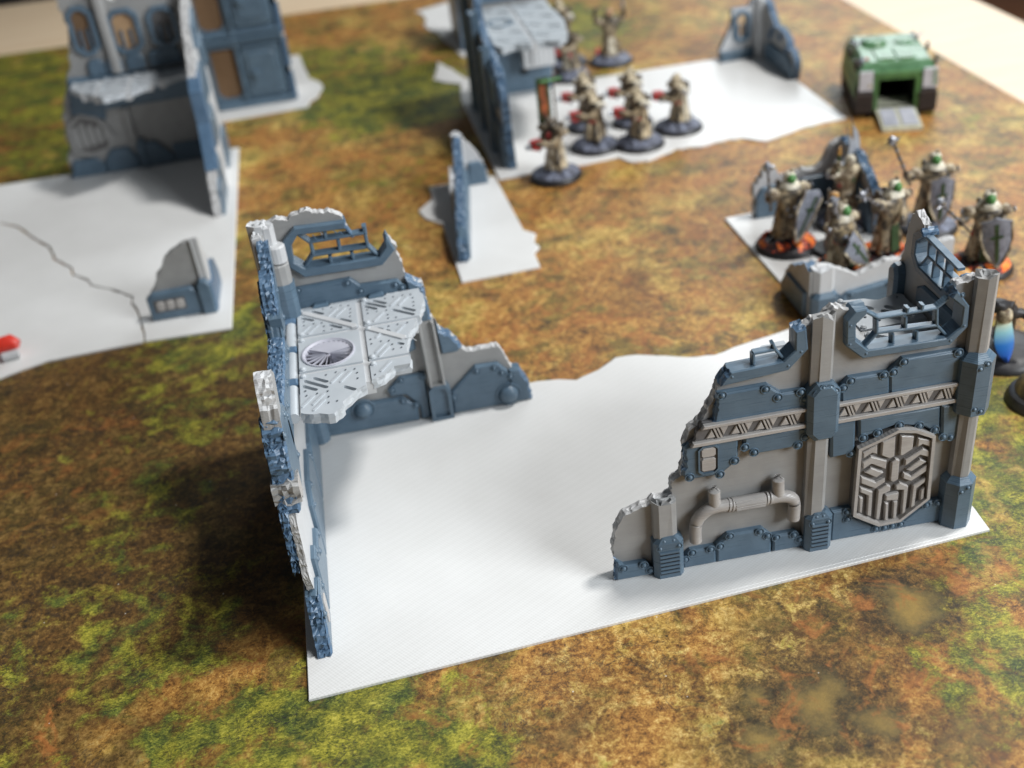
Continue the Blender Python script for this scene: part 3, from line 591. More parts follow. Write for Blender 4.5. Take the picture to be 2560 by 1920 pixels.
# side wall of the right ruin (runs away from the corner post, we see its inner face)
fS = Fr(22.75 - RB[0], 0, 90, True)   # s = y - 35
so = [(a - 35.0, z - B0) for a, z in [(35.13, 11.98), (36.03, 11.6), (36.66, 11.0), (37.2, 10.3), (37.9, 9.95), (39.9, 10.0), (40.4, 10.5), (40.42, 11.3), (39.95, 11.6), (39.98, 11.96), (40.38, 12.11), (40.78, 12.3), (41.06, 12.0), (41.36, 11.2), (41.37, 10.5), (41.5, 9.9), (41.8, 9.3), (41.9, 8.4), (41.9, B0), (35.13, B0)]]
slab('side_wall_panel', fS, so, 0, -.35, GREY, ruinR, broken=[0, 1, 2, 9, 10, 11, 12, 13, 14, 15, 16], amp=.06, rough=.05, tmat=TORN)
o5 = [(a - 35.0, z - B0) for a, z in [(39.95, 11.85), (40.62, 11.3), (40.66, 10.3), (40.1, 9.7), (37.7, 9.6), (37.0, 10.2), (36.2, 11.2)]]
i5 = [(a - 35.0, z - B0) for a, z in [(39.75, 11.5), (40.25, 11.1), (40.28, 10.45), (39.9, 10.05), (37.9, 9.95), (37.45, 10.3), (36.6, 11.3)]]
wf = ring_frame(fS, o5, i5, ruinR, .15, -.6, br=[6, 13])
for (a, b) in (((39.7, 11.5), (37.0, 11.3)), ((39.4, 10.75), (37.3, 10.7)), ((39.9, 10.1), (39.4, 10.75)), ((39.4, 10.75), (39.45, 11.45)), ((38.7, 11.4), (38.7, 10.75)), ((38.0, 10.7), (38.0, 10.0)), ((38.9, 10.7), (38.9, 10.0)), ((37.9, 11.4), (37.9, 10.75)), ((39.75, 11.5), (40.2, 11.1))):
    bar('glazing_bar', fS, (a[0] - 35, a[1] - B0), (b[0] - 35, b[1] - B0), .14, .05, -.3, BLUE, wf)
plate(fS, [(6.1, 0), (6.9, 0), (6.9, 9.0), (6.6, 9.3), (6.25, 9.3), (6.1, 8.9)], ruinR, n0=.5, n1=0, ch=.15, name='end_post')
plate(fS, [(.8, 8.2), (4.9, 8.2), (4.9, 8.9), (4.4, 9.2), (1.4, 9.2), (.8, 8.8)], ruinR, n0=.15, n1=0)
plate(fS, [(.8, 0), (5.9, 0), (5.9, 3.0), (4.4, 3.6), (1.4, 3.6), (.8, 3.0)], ruinR, n0=.15, n1=0)

# ---------------------------------------------------------------- grated platforms
_hole = {}
def capsule(p, q, w, k=3):
    p, q = Vector(p), Vector(q); d = (q - p)
    if d.length < 1e-4: d = Vector((1, 0))
    d.normalize(); n = Vector((-d.y, d.x)); out = []
    for c, s in ((q, 1), (p, -1)):
        for i in range(k + 1):
            a = pi / 2 - pi * i / k
            v = d * cos(a) * s + n * sin(a) * s
            out.append(tuple(c + v * w / 2))
    return out
def inpoly(p, poly):
    x, y = p[:2]; c = False; j = len(poly) - 1
    for i in range(len(poly)):
        if (poly[i][1] > y) != (poly[j][1] > y) and x < (poly[j][0] - poly[i][0]) * (y - poly[i][1]) / (poly[j][1] - poly[i][1] + 1e-9) + poly[i][0]: c = not c
        j = i
    return c
class Flat:
    """horizontal frame: a=x, z=y, n=height"""
    rz = 0
    def __init__(s, x=0, y=0): s.x, s.y = x, y
    def p(s, a, n, z): return (s.x + a, s.y + z, n)
def clip_rect(poly, x0, x1, y0, y1):
    def cl(P, f, inter):
        out = []
        for i in range(len(P)):
            a, b = P[i - 1], P[i]
            if f(b):
                if not f(a): out.append(inter(a, b))
                out.append(b)
            elif f(a): out.append(inter(a, b))
        return out
    def ix(x): return lambda a, b: (x, a[1] + (b[1] - a[1]) * (x - a[0]) / (b[0] - a[0]))
    def iy(y): return lambda a, b: (a[0] + (b[0] - a[0]) * (y - a[1]) / (b[1] - a[1]), y)
    P = cl(poly, lambda p: p[0] >= x0, ix(x0)); P = cl(P, lambda p: p[0] <= x1, ix(x1))
    P = cl(P, lambda p: p[1] >= y0, iy(y0)); P = cl(P, lambda p: p[1] <= y1, iy(y1)); return P
def on_edge(p, q, x0, x1, y0, y1):
    for i, v in ((0, x0), (0, x1), (1, y0), (1, y1)):
        if abs(p[i] - v) < 1e-4 and abs(q[i] - v) < 1e-4: return True
    return False

def platform(root, rx, ry, outline, cols, rows, slots, dots, z1, thick, mat, fans=(), beams=True, brk=None, step=.2, sw=.2):
    """torn grated floor: one panel per cell, slots cut through"""
    fl = Flat(-rx, -ry); g = .14; rg = random.Random(3)
    for ci in range(len(cols) - 1):
        for ri in range(len(rows) - 1):
            x0, x1, y0, y1 = cols[ci] + g, cols[ci + 1] - g, rows[ri] + g, rows[ri + 1] - g
            P = clip_rect(outline, x0, x1, y0, y1)
            if len(P) < 3: continue
            hs = []
            Q = inset(P, .05)
            def ok(h): return all(inpoly(p, Q) for p in h)
            for i in range(0, len(slots), 2):
                h = capsule(slots[i], slots[i + 1], sw)
                if ok(h): hs.append(h)
            for d in dots:
                h = capsule(d, (d[0] + .06, d[1] + .07), .13, 2)
                if ok(h): hs.append(h)
            for (fx, fy, fr_) in fans:
                h = [(fx + fr_ * cos(2 * pi * k / 28), fy + fr_ * sin(2 * pi * k / 28)) for k in range(28)]
                if ok(h): hs = [q for q in hs if (q[0][0] - fx) ** 2 + (q[0][1] - fy) ** 2 > (fr_ + .2) ** 2] + [h]
            bk = [i for i in range(len(P)) if not on_edge(P[i], P[(i + 1) % len(P)], x0, x1, y0, y1)]
            # the rear and wall edges stay clean
            bk = [i for i in bk if min(P[i][1], P[(i + 1) % len(P)][1]) < rows[-1] - .4 and max(P[i][0], P[(i + 1) % len(P)][0]) > cols[0] + .4]
            Pd = P
            o = slab('floor_panel', fl, Pd, z1, z1 - thick, mat, root, broken=bk, step=step, amp=.07, holes=hs, rough=.06, mids=2, chamfer=0)
            # shallow diagonal ribs
            for d in dots:
                e = (d[0] - .6, d[1] - .85); ml = ((d[0] + e[0]) / 2, (d[1] + e[1]) / 2)
                if not (inpoly(d, Q) and inpoly(e, Q)): continue
                if any(((c[0] - fx) ** 2 + (c[1] - fy) ** 2) < (fr_ + .2) ** 2 for c in (d, e) for fx, fy, fr_ in fans): continue
                if any(inpoly(c, inset(h, -.08)) for h in hs if len(h) == 8 for c in (ml, e, ((d[0] * .3 + e[0] * .7), (d[1] * .3 + e[1] * .7)))): continue
                slab('rib', fl, capsule((d[0] - .1, d[1] - .14), e, .1, 2), z1 + .05, z1 - .02, mat, o)
            for (cx_, cy_) in ((x0 + .16, y0 + .16), (x0 + .16, y1 - .16)):
                if inpoly((cx_, cy_), Q):
                    lathe('bolt', [(.14, 0), (.14, .07), (.08, .12), (0, .13)], mat, o, 8, (cx_ - rx, cy_ - ry, z1))
    if beams:
        def inside_len(pts): return [p for p in pts if inpoly(p, outline)]
        for c in cols[1:-1]:
            ys = [rows[0] + i * .1 for i in range(int((rows[-1] - rows[0]) / .1)) if inpoly((c, rows[0] + i * .1), outline)]
            if ys: slab('floor_beam', fl, [(c - .25, min(ys)), (c + .25, min(ys)), (c + .25, max(ys)), (c - .25, max(ys))], z1 - .09, z1 - thick - .25, GREYL, root)
        for r in rows[1:-1]:
            xs = [cols[0] + i * .1 for i in range(int((cols[-1] - cols[0]) / .1)) if inpoly((cols[0] + i * .1, r), outline)]
            if xs: slab('floor_beam', fl, [(min(xs), r - .25), (max(xs), r - .25), (max(xs), r + .25), (min(xs), r + .25)], z1 - .1, z1 - thick - .22, GREYL, root)
    for (fx, fy, fr_) in fans:
        K = 28; c = (fx - rx, fy - ry)
        f = lathe('fan_ring', [(fr_ + .02, z1 - .35), (fr_ + .02, z1 + .05), (fr_ - .04, z1 + .07), (fr_ - .14, z1 - .02), (fr_ - .16, z1 - .35)], FANM, root, K, (c[0], c[1], 0))
        lathe('fan_hub', [(.3, z1 - .34), (.26, z1 - .2), (.12, z1 - .12), (0, z1 - .1)], FANM, f, 14, (c[0], c[1], 0))
        for k in range(20):
            a = 2 * pi * k / 20
            if 1 < k < 5: continue
            vs = []
            for (r, da) in ((.15, .0), (fr_ - .1, -.03), (fr_ - .1, .15), (.15, .12)):
                zz_ = z1 - .14 + (.12 if da > .05 else -.1)
                vs.append((c[0] + r * cos(a + da), c[1] + r * sin(a + da), zz_))
            vs2 = [(x, y, z - .05) for x, y, z in vs]
            mesh('fan_blade', vs + vs2, [(0, 1, 2, 3), (4, 5, 6, 7), (0, 1, 5, 4), (1, 2, 6, 5), (2, 3, 7, 6), (3, 0, 4, 7)], FANM, f)
        # intact torn sector of the fan
        pts = [(fx, fy)] + [(fx + (fr_ - .12 - .1 * (k % 2)) * cos(.25 + k * .115), fy + (fr_ - .12 - .1 * (k % 2)) * sin(.25 + k * .115)) for k in range(21)]
        slab('fan_cover', fl, pts, z1 - .02, z1 - .12, FANM, f)
FANM = plastic('lilac_grey_plastic', (.40, .40, .46), (.54, .54, .60), .35)
PLAT = plastic('light_platform_plastic', (.43, .465, .495), (.52, .55, .58), .45, .2)

# ---------------------------------------------------------------- left ruin
LX, LY = -5.1, 49.9
ruinL = thing('corner_ruin', 'corner ruin with pale grated floor and a broken fan, left of the big base plate', 'ruin', (LX, LY, B0), 'printed gothic ruin pieces')
fL = Fr(0, 0, -.3)
L = D['L']
lw = [(-.85, 0)] + Z(L['outline1'] + [(3.55, 12.15), (1.25, 12.2), (.7, 11.6), (.72, 10.5), (1.25, 9.95), (4.95, 9.88), (5.55, 10.45), (5.45, 11.05)] + L['tip'] + L['outline2'][:-1]) + [(11.55, 0)]
n1 = len(L['outline1'])
skip = set(range(n1 + 1, n1 + 9))
slab('wall_panel', fL, lw, -.2, -.7, GREY, ruinL, broken=set(range(1, len(lw) - 1)) - skip, amp=.05, rough=.05, tmat=TORN)
lo_ = Z([(3.6, 12.25)] + L['frame_o'][1:-1] + [(5.42, 11.15)]); li_ = Z([(3.6, 11.9)] + L['frame_i'][1:-1] + [(5.3, 10.95)])
lo_[-2] = (5.72, 10.35 - B0)
wf = ring_frame(fL, lo_, li_, ruinL, .12, -.75, br=[len(lo_) - 1, 2 * len(lo_) - 1])
for a, b in L['bars']: bar('glazing_bar', fL, (a[0], a[1] - B0), (b[0], b[1] - B0), .17, -.1, -.55, BLUE, wf)
bar('glazing_bar', fL, (4.45, 11.35 - B0), (4.46, 11.75 - B0), .22, -.1, -.55, BLUE, wf)
bar('glazing_bar', fL, (3.55, 11.95 - B0), (3.85, 11.3 - B0), .14, -.1, -.5, BROKE, wf)
fR_cur = fL
lrv = Z(L['rivets'] + L['rivetsu'])
def lplate(pts, **kw):
    o = plate(fL, pts, ruinL, **kw); rivets_near(o, pts, lrv, kw.get('n0', .02) - .0); return o
lplate(Z(L['upper']) + [(5.95, 7.4), (.4, 7.4)], n0=.05)
# torn blue edge right of the platform
plate(fL, Z([(6.0, 8.7), (6.75, 8.15), (6.85, 6.9), (6.9, 6.15), (6.3, 6.1), (6.0, 7.0)]), ruinL, n0=.12, n1=-.7, broken=[0, 1, 2])
plate(fL, Z([(4.9, 6.3), (5.9, 6.3), (5.87, 4.57), (5.44, 4.4), (5.0, 4.6)]), ruinL)
plate(fL, Z([(7.1, 6.0), (7.2, 5.4), (7.79, 4.96), (8.21, 4.17), (7.95, 3.96), (7.15, 3.98)]), ruinL, n0=.05, n1=-.65, broken=[1, 2])
lplate(Z([(.3, 1.97)] + L['A'][1:]) [:-1] + [(5.41, 0), (.3, 0)], n0=.06)
lplate([(4.12, 2.43 - B0), (4.75, 3.02 - B0), (6.1, 3.05 - B0), (6.05, 0), (5.55, 0), (5.55, .9), (4.95, 1.72), (4.11, 1.78)], n0=.0)
lplate([(7.30, 0), (7.32, 1.4), (8.78, 2.75), (9.98, 2.68), (10.46, 2.1), (10.46, 0)], n0=.06)
lplate([(10.54, 0), (10.54, 2.1), (11.08, 2.05), (11.5, 1.1), (11.62, 0)], n0=.02, n1=-.72, broken=[2, 3])
for (x, z, r) in ((2.6, 1.5, .5), (10.35, .82, .55)):
    vs = []; 
    c = fL.p(x, .06, z - B0)
    prof = [(r + .16, -.02), (r + .14, .06), (r + .04, .06), (r, -.0), (r * .95, .14), (r * .7, .3), (r * .35, .37), (0, .39)]
    o = lathe('dome', prof, BLUE, ruinL, 20); o.data.transform(Matrix.Translation(c) @ Matrix.Rotation(radians(90), 4, 'X'))
# channel buttress
bo = slab('buttress', fL, [(6.24, 2.1), (7.1, 2.1), (7.0, 6.0), (6.15, 6.0)], .12, -.3, GREY, ruinL)
slab('buttress_rim', fL, [(6.24, 2.1), (6.40, 2.1), (6.31, 6.0), (6.15, 6.0)], .36, .1, GREY, bo, chamfer=.04)
slab('buttress_rim', fL, [(6.94, 2.1), (7.10, 2.1), (7.0, 6.0), (6.84, 6.0)], .36, .1, GREY, bo, chamfer=.04)
slab('buttress_rim', fL, [(6.40, 2.1), (6.94, 2.1), (6.94, 2.22), (6.40, 2.22)], .34, .1, GREY, bo)
bo = slab('buttress_foot', fL, [(6.1, 0), (7.28, 0), (7.3, 1.75), (7.1, 2.15), (6.4, 2.15), (6.15, 1.9)], .2, -.3, BLUE, ruinL)
slab('foot_rim', fL, [(6.1, 0), (7.28, 0), (7.3, 1.75), (7.1, 2.15), (6.4, 2.15), (6.15, 1.9)], .38, .15, BLUE, bo, holes=[[(6.32, .2), (7.08, .2), (7.1, 1.68), (6.98, 1.95), (6.5, 1.95), (6.34, 1.78)]])
# corner posts
def octp(cx, cy, r, K=10): return [(cx + r * cos(2 * pi * (i + .5) / K), cy + r * sin(2 * pi * (i + .5) / K)) for i in range(K)]
prism('corner_post', octp(-.42, -.12, .5, 8), 0, 12.72, GREYL, ruinL, torn=True, topj=.12)
prism('corner_post', octp(-.02, -.3, .34, 8), 9.5, 12.7, GREYL, ruinL, torn=True, topj=.12)
prism('post_cap', octp(.22, -.55, .42, 14), 10.9, 11.75, GREYL, ruinL, ch=.08)
prism('post_sleeve', octp(.15, -.55, .5, 10), 9.75, 10.82, GREY, ruinL, ch=.08)
prism('post_sleeve', octp(.15, -.55, .56, 10), 7.6, 9.78, BLUE, ruinL)
prism('post_sleeve', octp(.15, -.6, .5, 12), .35, 7.3, BLUE, ruinL, mid=[(.5, 1.0)])
# grated floor
PX = D['P']; pol = PX['outline'][:]
pol = [(-4.75, 49.28), (-4.63, 49.35), (-4.5, 49.62)] + PX['outline'][3:-2] + [(-4.74, 40.5)]
platform(ruinL, LX, LY, pol, [-4.78, -1.62, 2.2], [39.5, 43.62, 46.84, 49.75], PX['slots'], PX['dots'], 8.1 - B0, .5, PLAT, fans=[(-3.28, 45.06, 1.22)])
fP = Flat(-LX, -LY)
fP0 = Flat(-LX, -LY)
for (p_, q_) in (((-4.3, 49.2), (-1.95, 47.05)), ((-1.3, 46.6), (.25, 45.15))):
    slab('brace', fP0, capsule(p_, q_, .34, 2), 8.1 - B0 + .07, 8.05 - B0, GREYL, ruinL, chamfer=.03)
tube('stray_filament', curve([fL.p(2.0, .1, 11.75), fL.p(2.15, .15, 11.5), fL.p(2.35, .2, 11.45), fL.p(2.45, .2, 11.65), fL.p(2.4, .15, 11.8)], 4), .018, BROKE, ruinL, 5)
tube('stray_filament', curve([fL.p(3.0, .1, 11.8), fL.p(3.15, .2, 11.65), fL.p(3.3, .2, 11.7), fL.p(3.4, .1, 11.5)], 4), .02, BROKE, ruinL, 5)
tube('stray_filament', curve([(-LX + .3, 45.0 - LY, 7.95), (-LX + .55, 44.9 - LY, 8.05), (-LX + .8, 44.75 - LY, 7.9)], 4), .014, GREYL, ruinL, 5)
# hinge barrels along the left wall and the back wall
ys = [40.45, 42.9, 43.6, 45.8, 46.5, 48.5, 49.1]
for a, b in ((40.45, 42.75), (43.35, 45.65), (46.2, 48.45)):
    tube('hinge_barrel', [(-4.98 - LX, a - LY, 7.72), (-4.98 - LX, b - LY, 7.72)], .26, PLAT, ruinL, 12)
for y in (43.05, 45.92, 48.7):
    slab('hinge_clip', fP, [(-5.3, y - .25), (-4.72, y - .25), (-4.72, y + .25), (-5.3, y + .25)], 8.02, 7.4, BROKE, ruinL, chamfer=.08)
for a, b in ((-4.4, -3.8), (-3.0, -1.15), (-.2, 1.45)):
    tube('hinge_barrel', [(a - LX, 49.72 - LY, 7.8), (b - LX, 49.72 - LY, 7.8)], .16, PLAT, ruinL, 10)
for x in (-3.45, -.7):
    slab('hinge_clip', fP, [(x - .38, 49.5), (x + .38, 49.5), (x + .38, 49.95), (x - .38, 49.95)], 8.1, 7.5, BLUE, ruinL, chamfer=.08)
# left wall, running towards the camera: inner face looks right
fW = Fr(0, 34.0 - LY, 90)
prof = [(.0, 0), (.35, .6), (.65, 1.5), (1.15, 2.6), (1.05, 3.6), (1.5, 4.6), (1.7, 5.9), (1.9, 6.4), (2.6, 7.3), (2.45, 8.5), (2.7, 8.9), (3.2, 9.5), (3.35, 10.2), (3.75, 11.4), (4.2, 11.5), (4.7, 10.9), (5.6, 9.4), (7.2, 9.1), (9.3, 8.9), (11.4, 9.0), (11.8, 9.9), (12.2, 10.7), (12.9, 11.2), (13.6, 12.1), (14.2, 12.3), (15.3, 12.5)]
prof2 = [(a + (.35 if i < 4 else .25 if 6 < i < 12 else 0), z - (.3 if 11 < i < 24 else 0)) for i, (a, z) in enumerate(prof)]
wl_ = [(a, max(0, z - (B0 if z > 0 else 0))) for a, z in prof2] + [(15.7, 12.4), (15.7, 0)]
slab('side_wall_panel', fW, wl_, -.22, -.5, GREYL, ruinL, broken=set(range(len(prof) - 1)), amp=.05, rough=.03, tmat=GREY)
def wplate(pts, **kw):
    kw.setdefault('n0', .02); kw.setdefault('n1', -.62); return plate(fW, pts, ruinL, **kw)
wplate([(.02, 0), (2.6, 0), (2.6, 2.2), (2.2, 2.5), (1.15, 2.5), (.62, 1.4), (.33, .6)], broken=[4, 5, 6], amp=.1)
wplate([(2.7, 0), (6.2, 0), (6.2, 1.8), (5.6, 2.4), (4.2, 2.4), (3.6, 3.1), (2.7, 3.1)], n1=-.5)
wplate([(6.3, 0), (10.4, 0), (10.4, 3.2), (9.6, 3.9), (7.1, 3.9), (6.3, 3.1)], n1=-.5)
wplate([(10.6, 0), (14.8, 0), (14.8, 2.6), (14.1, 3.1), (11.2, 3.1), (10.6, 2.6)], n1=-.5)
wplate([(1.95, 6.2), (4.2, 5.6), (5.6, 6.2), (5.6, 9.0), (4.6, 9.9), (3.3, 10.0), (2.75, 8.8), (2.5, 8.3), (2.6, 7.2)], broken=[5, 6, 7, 8], amp=.12, n1=-.8)
wplate([(5.0, 7.2), (11.9, 7.2), (11.9, 8.9), (11.4, 9.0), (9.3, 8.95), (7.2, 9.1), (5.6, 9.35), (5.1, 9.0)], broken=[2, 3, 4, 5, 6], amp=.1, n1=-.62)
wplate([(11.3, 8.6), (13.2, 8.6), (13.2, 11.6), (12.8, 11.3), (12.1, 10.8), (11.6, 9.6)], broken=[2, 3, 4], amp=.1, n1=-.62)
for a, z in ((3.0, 9.3), (4.5, 9.3), (5.3, 8.7), (5.4, 6.6), (6.2, 8.6), (8.0, 8.6), (10.0, 8.6), (11.6, 8.2), (12.9, 9.2), (12.9, 10.6), (3.0, 2.8), (3.5, 2.8), (4.3, 2.1), (5.5, 2.1), (6.6, 2.9), (7.2, 3.6), (9.5, 3.6), (10.1, 3.0), (2.3, 1.9), (.9, 1.6)):
    rivet(fW, a, z, 0, ruinL)
slab('hatch_cover', fW, octo(1.3, 1.95, .6, 1.9, .1), .08, -.02, BRUSH, ruinL, chamfer=.03)
# torn truss stub sticking out on the far side of the left wall, and a grey chunk on its outer side
slab('truss_band', fW, [(2.2, 6.55), (3.3, 6.3), (3.3, 7.4), (2.4, 7.5)], .15, -.95, BRUSH, ruinL, broken=[0, 3, 2], amp=.12, rough=.1, tmat=GREY)
st = slab('ledge_stub', fW, [(3.1, 9.6), (4.0, 9.6), (4.9, 11.0), (4.3, 11.6), (3.9, 11.5), (3.3, 10.4)], .0, -.7, GREY, ruinL, broken=[2, 3, 4], amp=.06, tmat=GREYL)
slab('outer_plate', fW, [(1.4, 3.6), (4.4, 3.6), (5.0, 9.0), (3.4, 10.0), (2.7, 8.7), (2.5, 7.2), (1.7, 5.8)], -.5, -.85, BLUE, ruinL, broken=[2, 3, 4, 5, 6], amp=.12, rough=.1, tmat=BROKE)
slab('outer_plate', fW, [(5.1, 6.5), (13.0, 6.5), (13.0, 11.2), (12.0, 10.4), (11.4, 8.9), (7.2, 9.0), (5.6, 9.3)], -.5, -.75, BLUE, ruinL, broken=[2, 3, 4, 5], amp=.12, rough=.1, tmat=BROKE)
prism('corner_post', frplan(fW, [(14.9, -.8), (15.4, -.8), (15.8, -.6), (15.8, -.3), (14.8, -.3), (14.7, -.7)]), 0, 12.5, GREYL, ruinL, torn=True)
slab('window_frame', fW, [(11.6, 9.2), (12.4, 9.4), (13.6, 10.6), (14.4, 12.0), (14.4, 12.5), (13.9, 12.5), (13.2, 11.3), (12.2, 10.2), (11.5, 9.9)], .05, -.5, BLUE, ruinL, broken=[3, 4, 5, 6], amp=.06, tmat=BROKE)

# floor inside the right ruin
oR = [(13.8, 35.9), (22.6, 35.9), (22.6, 41.3), (21.5, 40.9), (20.9, 41.2), (19.8, 41.4), (18.9, 40.7), (18.0, 40.2), (17.3, 39.3), (16.7, 39.1), (15.2, 39.0), (14.6, 38.5), (14.2, 37.8)]
rs_, rd_ = [], []
for i in range(3):
    for j in range(2):
        X0, Y0 = 13.3 + 3.1 * i, 35.7 + 2.9 * j
        for (a, b, c, d) in ((.4, 2.5, 1.3, 1.7), (.9, 2.75, 1.45, 2.3), (.3, 1.9, .85, 1.4), (1.7, 1.3, 2.6, .5), (2.0, 1.6, 2.7, 1.0), (1.6, .9, 2.2, .35)):
            rs_ += [(X0 + a, Y0 + b), (X0 + c, Y0 + d)]
        for (a, b) in ((1.9, 2.7), (2.3, 2.7), (2.7, 2.6), (2.75, 2.2), (.3, 1.0), (.7, 1.05), (1.1, 1.0), (1.15, .6)): rd_.append((X0 + a, Y0 + b))
platform(ruinR, RB[0], RB[1], oR, [13.3, 16.4, 19.5, 22.9], [35.7, 38.6, 41.6], rs_, rd_, 8.1 - B0, .5, PLAT, sw=.3)
# ---------------------------------------------------------------- far ruins
G_ = 'printed gothic ruin pieces'
leftbaseA = base_plate([(-42, 56.2), (-24.39, 62.93), (-23.42, 63.38), (-21.88, 63.98), (-15.82, 64.28), (-15.9, 65.2), (-16.66, 68.6), (-17.2, 69.95), (-17.25, 70.85), (-18.82, 72.55), (-20.36, 73.76), (-20.77, 74.76), (-22.0, 76.09), (-22.27, 77.29), (-23.73, 79.21), (-24.52, 81.62), (-26.13, 83.98), (-27.89, 86.85), (-29.4, 88.13), (-42, 92)],
    'white base plate cut off by the left picture edge, below a cracked seam', range(5, 18), .05)
leftbaseB = base_plate([(-15.70, 64.3), (-10.23, 64.0), (-10.4, 80), (-10.6, 96.6), (-31.1, 96.9), (-42, 97), (-42, 92.15), (-29.3, 88.28), (-27.77, 87.0), (-26.0, 84.1), (-24.38, 81.7), (-23.6, 79.3), (-22.15, 77.35), (-21.88, 76.2), (-20.65, 74.86), (-20.25, 73.86), (-18.7, 72.65), (-17.13, 70.95), (-17.08, 70.0), (-16.54, 68.65), (-15.78, 65.2)],
    'white base plate at the left under the tall ruin, right of the cracked seam', range(6, 20), .04)
towerbase = base_plate([(-13.2, 104.4), (-4.36, 104.67), (-4.18, 105.94), (-3.42, 106.94), (-2.71, 109.94), (-2.96, 111.55), (-3.99, 113.11), (-4.31, 116.15), (-4.8, 122), (-13.2, 122)], 'white base plate under the panelled tower at the top left', [1, 2, 3, 4, 5, 6], .12)
cbase = base_plate([(9.84, 80.2), (16.58, 80.3), (19.33, 80.55), (20.1, 79.2), (21.4, 78.9), (23.94, 80.3), (25.9, 79.9), (28.19, 80.36), (29.2, 80.15), (30.7, 78.85), (32.63, 79.5), (34.6, 80.25), (38.12, 80.65), (37.9, 99.2), (21.95, 99.5), (18.12, 99.3), (13, 103.5), (10.9, 105.5), (9.51, 110.38), (9.0, 112), (8.4, 108.5), (7.9, 106.5), (9.1, 105.0), (10.2, 104.0), (9.6, 99.6)],
    'long white base plate under the squad of robed figures behind the centre', [2, 3, 4, 5, 6, 7, 8, 9, 10, 11, 16, 17, 18, 19, 20, 21, 22], .12)
cbase2 = base_plate([(11.5, 112.4), (11.0, 117), (10.4, 119.2), (10.2, 121.8), (9.2, 125.0), (9.7, 128.8), (8.9, 132), (13, 134), (22, 134), (22, 112.4)], 'white base plate behind the middle ruin at the top edge', [1, 2, 3, 4, 5], .15)
dbase = base_plate([(4.71, 64.67), (9.98, 64.83), (9.98, 66.91), (10.5, 67.68), (10.3, 68.7), (10.65, 69.75), (9.95, 70.65), (9.59, 80.94), (4.48, 80.91), (4.46, 78.72), (3.22, 76.95), (3.53, 75.34), (4.62, 73.89)], 'small narrow white base plate in the middle of the mat', [2, 3, 4, 9, 10, 11], .08)
rbase = base_plate([(23.6, 52.0), (32.5, 52.0), (32.3, 68.0), (25.81, 67.18), (23.34, 67.02)], 'white base plate under the shield bearers at the right', (), .08)

def grid_ruin(root, fr, outline, plates, broken, n=-.2, t=.6, gmat=None, amp=.1):
    slab('wall_panel', fr, outline, n, n - t, gmat or GREY, root, broken=broken, step=.35, amp=amp, rough=.1, mids=2, tmat=TORN)
    for p in plates:
        bk = p[1] if isinstance(p, tuple) and isinstance(p[1], list) and isinstance(p[0], list) else ()
        pts = p[0] if isinstance(p, tuple) and isinstance(p[0], list) else p
        plate(fr, pts, root, n0=.08, n1=n - t - .05 if bk else n - .05, broken=bk, amp=.1, ch=.1)
def octwin(cx, cz, w, h, c=.5): return octo(cx - w / 2, cx + w / 2, cz - h / 2, cz + h / 2, c)
def frame_ring(root, fr, cx, cz, w, h, t=.35, bars=True, n=.15):
    f = slab('window_frame', fr, octwin(cx, cz, w + t, h + t, .6), n, -.85, BLUE, root, holes=[octwin(cx, cz, w - t, h - t, .45)], chamfer=0)
    if bars:
        for s in (-1, 1): bar('glazing_bar', fr, (cx + s * w * .15, cz - h / 2 + t / 2), (cx + s * w * .15, cz + h * .1), .14, -.2, -.6, BLUE, f)
    return f

# tall ruin at the left
BX, BY = -12.0, 95.6
ruinB = thing('corner_ruin', 'tall blurred corner ruin with window openings at the upper left', 'ruin', (BX, BY, B0), G_)
fB = Fr(0, 0, 0)
ho = [octwin(-8.2, 11.9, 1.5, 3.4), octwin(-5.0, 11.4, 1.9, 3.2), octwin(-2.0, 11.3, 1.7, 2.9)]
grid_ruin(ruinB, fB, [(-12.9, 0), (-12.7, 1.3), (-12.2, 2.9), (-12.0, 5.3), (-10.9, 7.5), (-10.2, 9.0), (-9.3, 12.5), (-9.6, 14.6), (-8.8, 16.0), (-6.8, 16.2), (-6.2, 14.6), (-5.3, 13.8), (-4.6, 14.2), (-4.0, 15.6), (-2.8, 17), (-.2, 17.5), (-.2, 0)], [], set(range(0, 15)) , gmat=GREY, amp=.12)
for (a, b, w, h) in ((-8.2, 11.9, 1.7, 3.6), (-5.0, 11.4, 2.1, 3.2), (-2.0, 11.3, 1.9, 3.0)):
    f = slab('window_frame', fB, octwin(a, b, w + .35, h + .35, .6), .2, -.3, BLUE, ruinB, holes=[octwin(a, b, w - .35, h - .35, .45)])
    slab('window_recess', fB, octwin(a, b, w - .3, h - .3, .45), -.15, -.25, {-8.2: BRONZE_, -5.0: WOODL_, -2.0: DARKG}[a], f)
    for s in (-.28, .28): bar('glazing_bar', fB, (a + s * w * .6, b - h * .4), (a + s * w * .6, b + .1), .16, .1, -.2, BLUE, f)
plate(fB, [(-12.8, 0), (-9.8, 0), (-9.8, .9), (-10.4, 1.5), (-12.2, 1.5)], ruinB, n0=.15, broken=[4])
plate(fB, [(-9.7, 0), (-7.0, 0), (-7.0, 1.0), (-7.6, 2.0), (-9.0, 2.0), (-9.7, 1.1)], ruinB, n0=.15)
plate(fB, [(-6.9, 0), (-4.0, 0), (-4.0, .7), (-5.2, 2.1), (-6.5, 2.2), (-6.9, 2.0)], ruinB, n0=.2)
plate(fB, [(-6.6, 0), (-6.1, 0), (-6.1, 2.5), (-6.6, 2.5)], ruinB, n0=.35, name='post_foot')
plate(fB, [(-3.9, 0), (-.6, 0), (-.6, 1.6), (-3.9, 1.6)], ruinB, n0=.15)
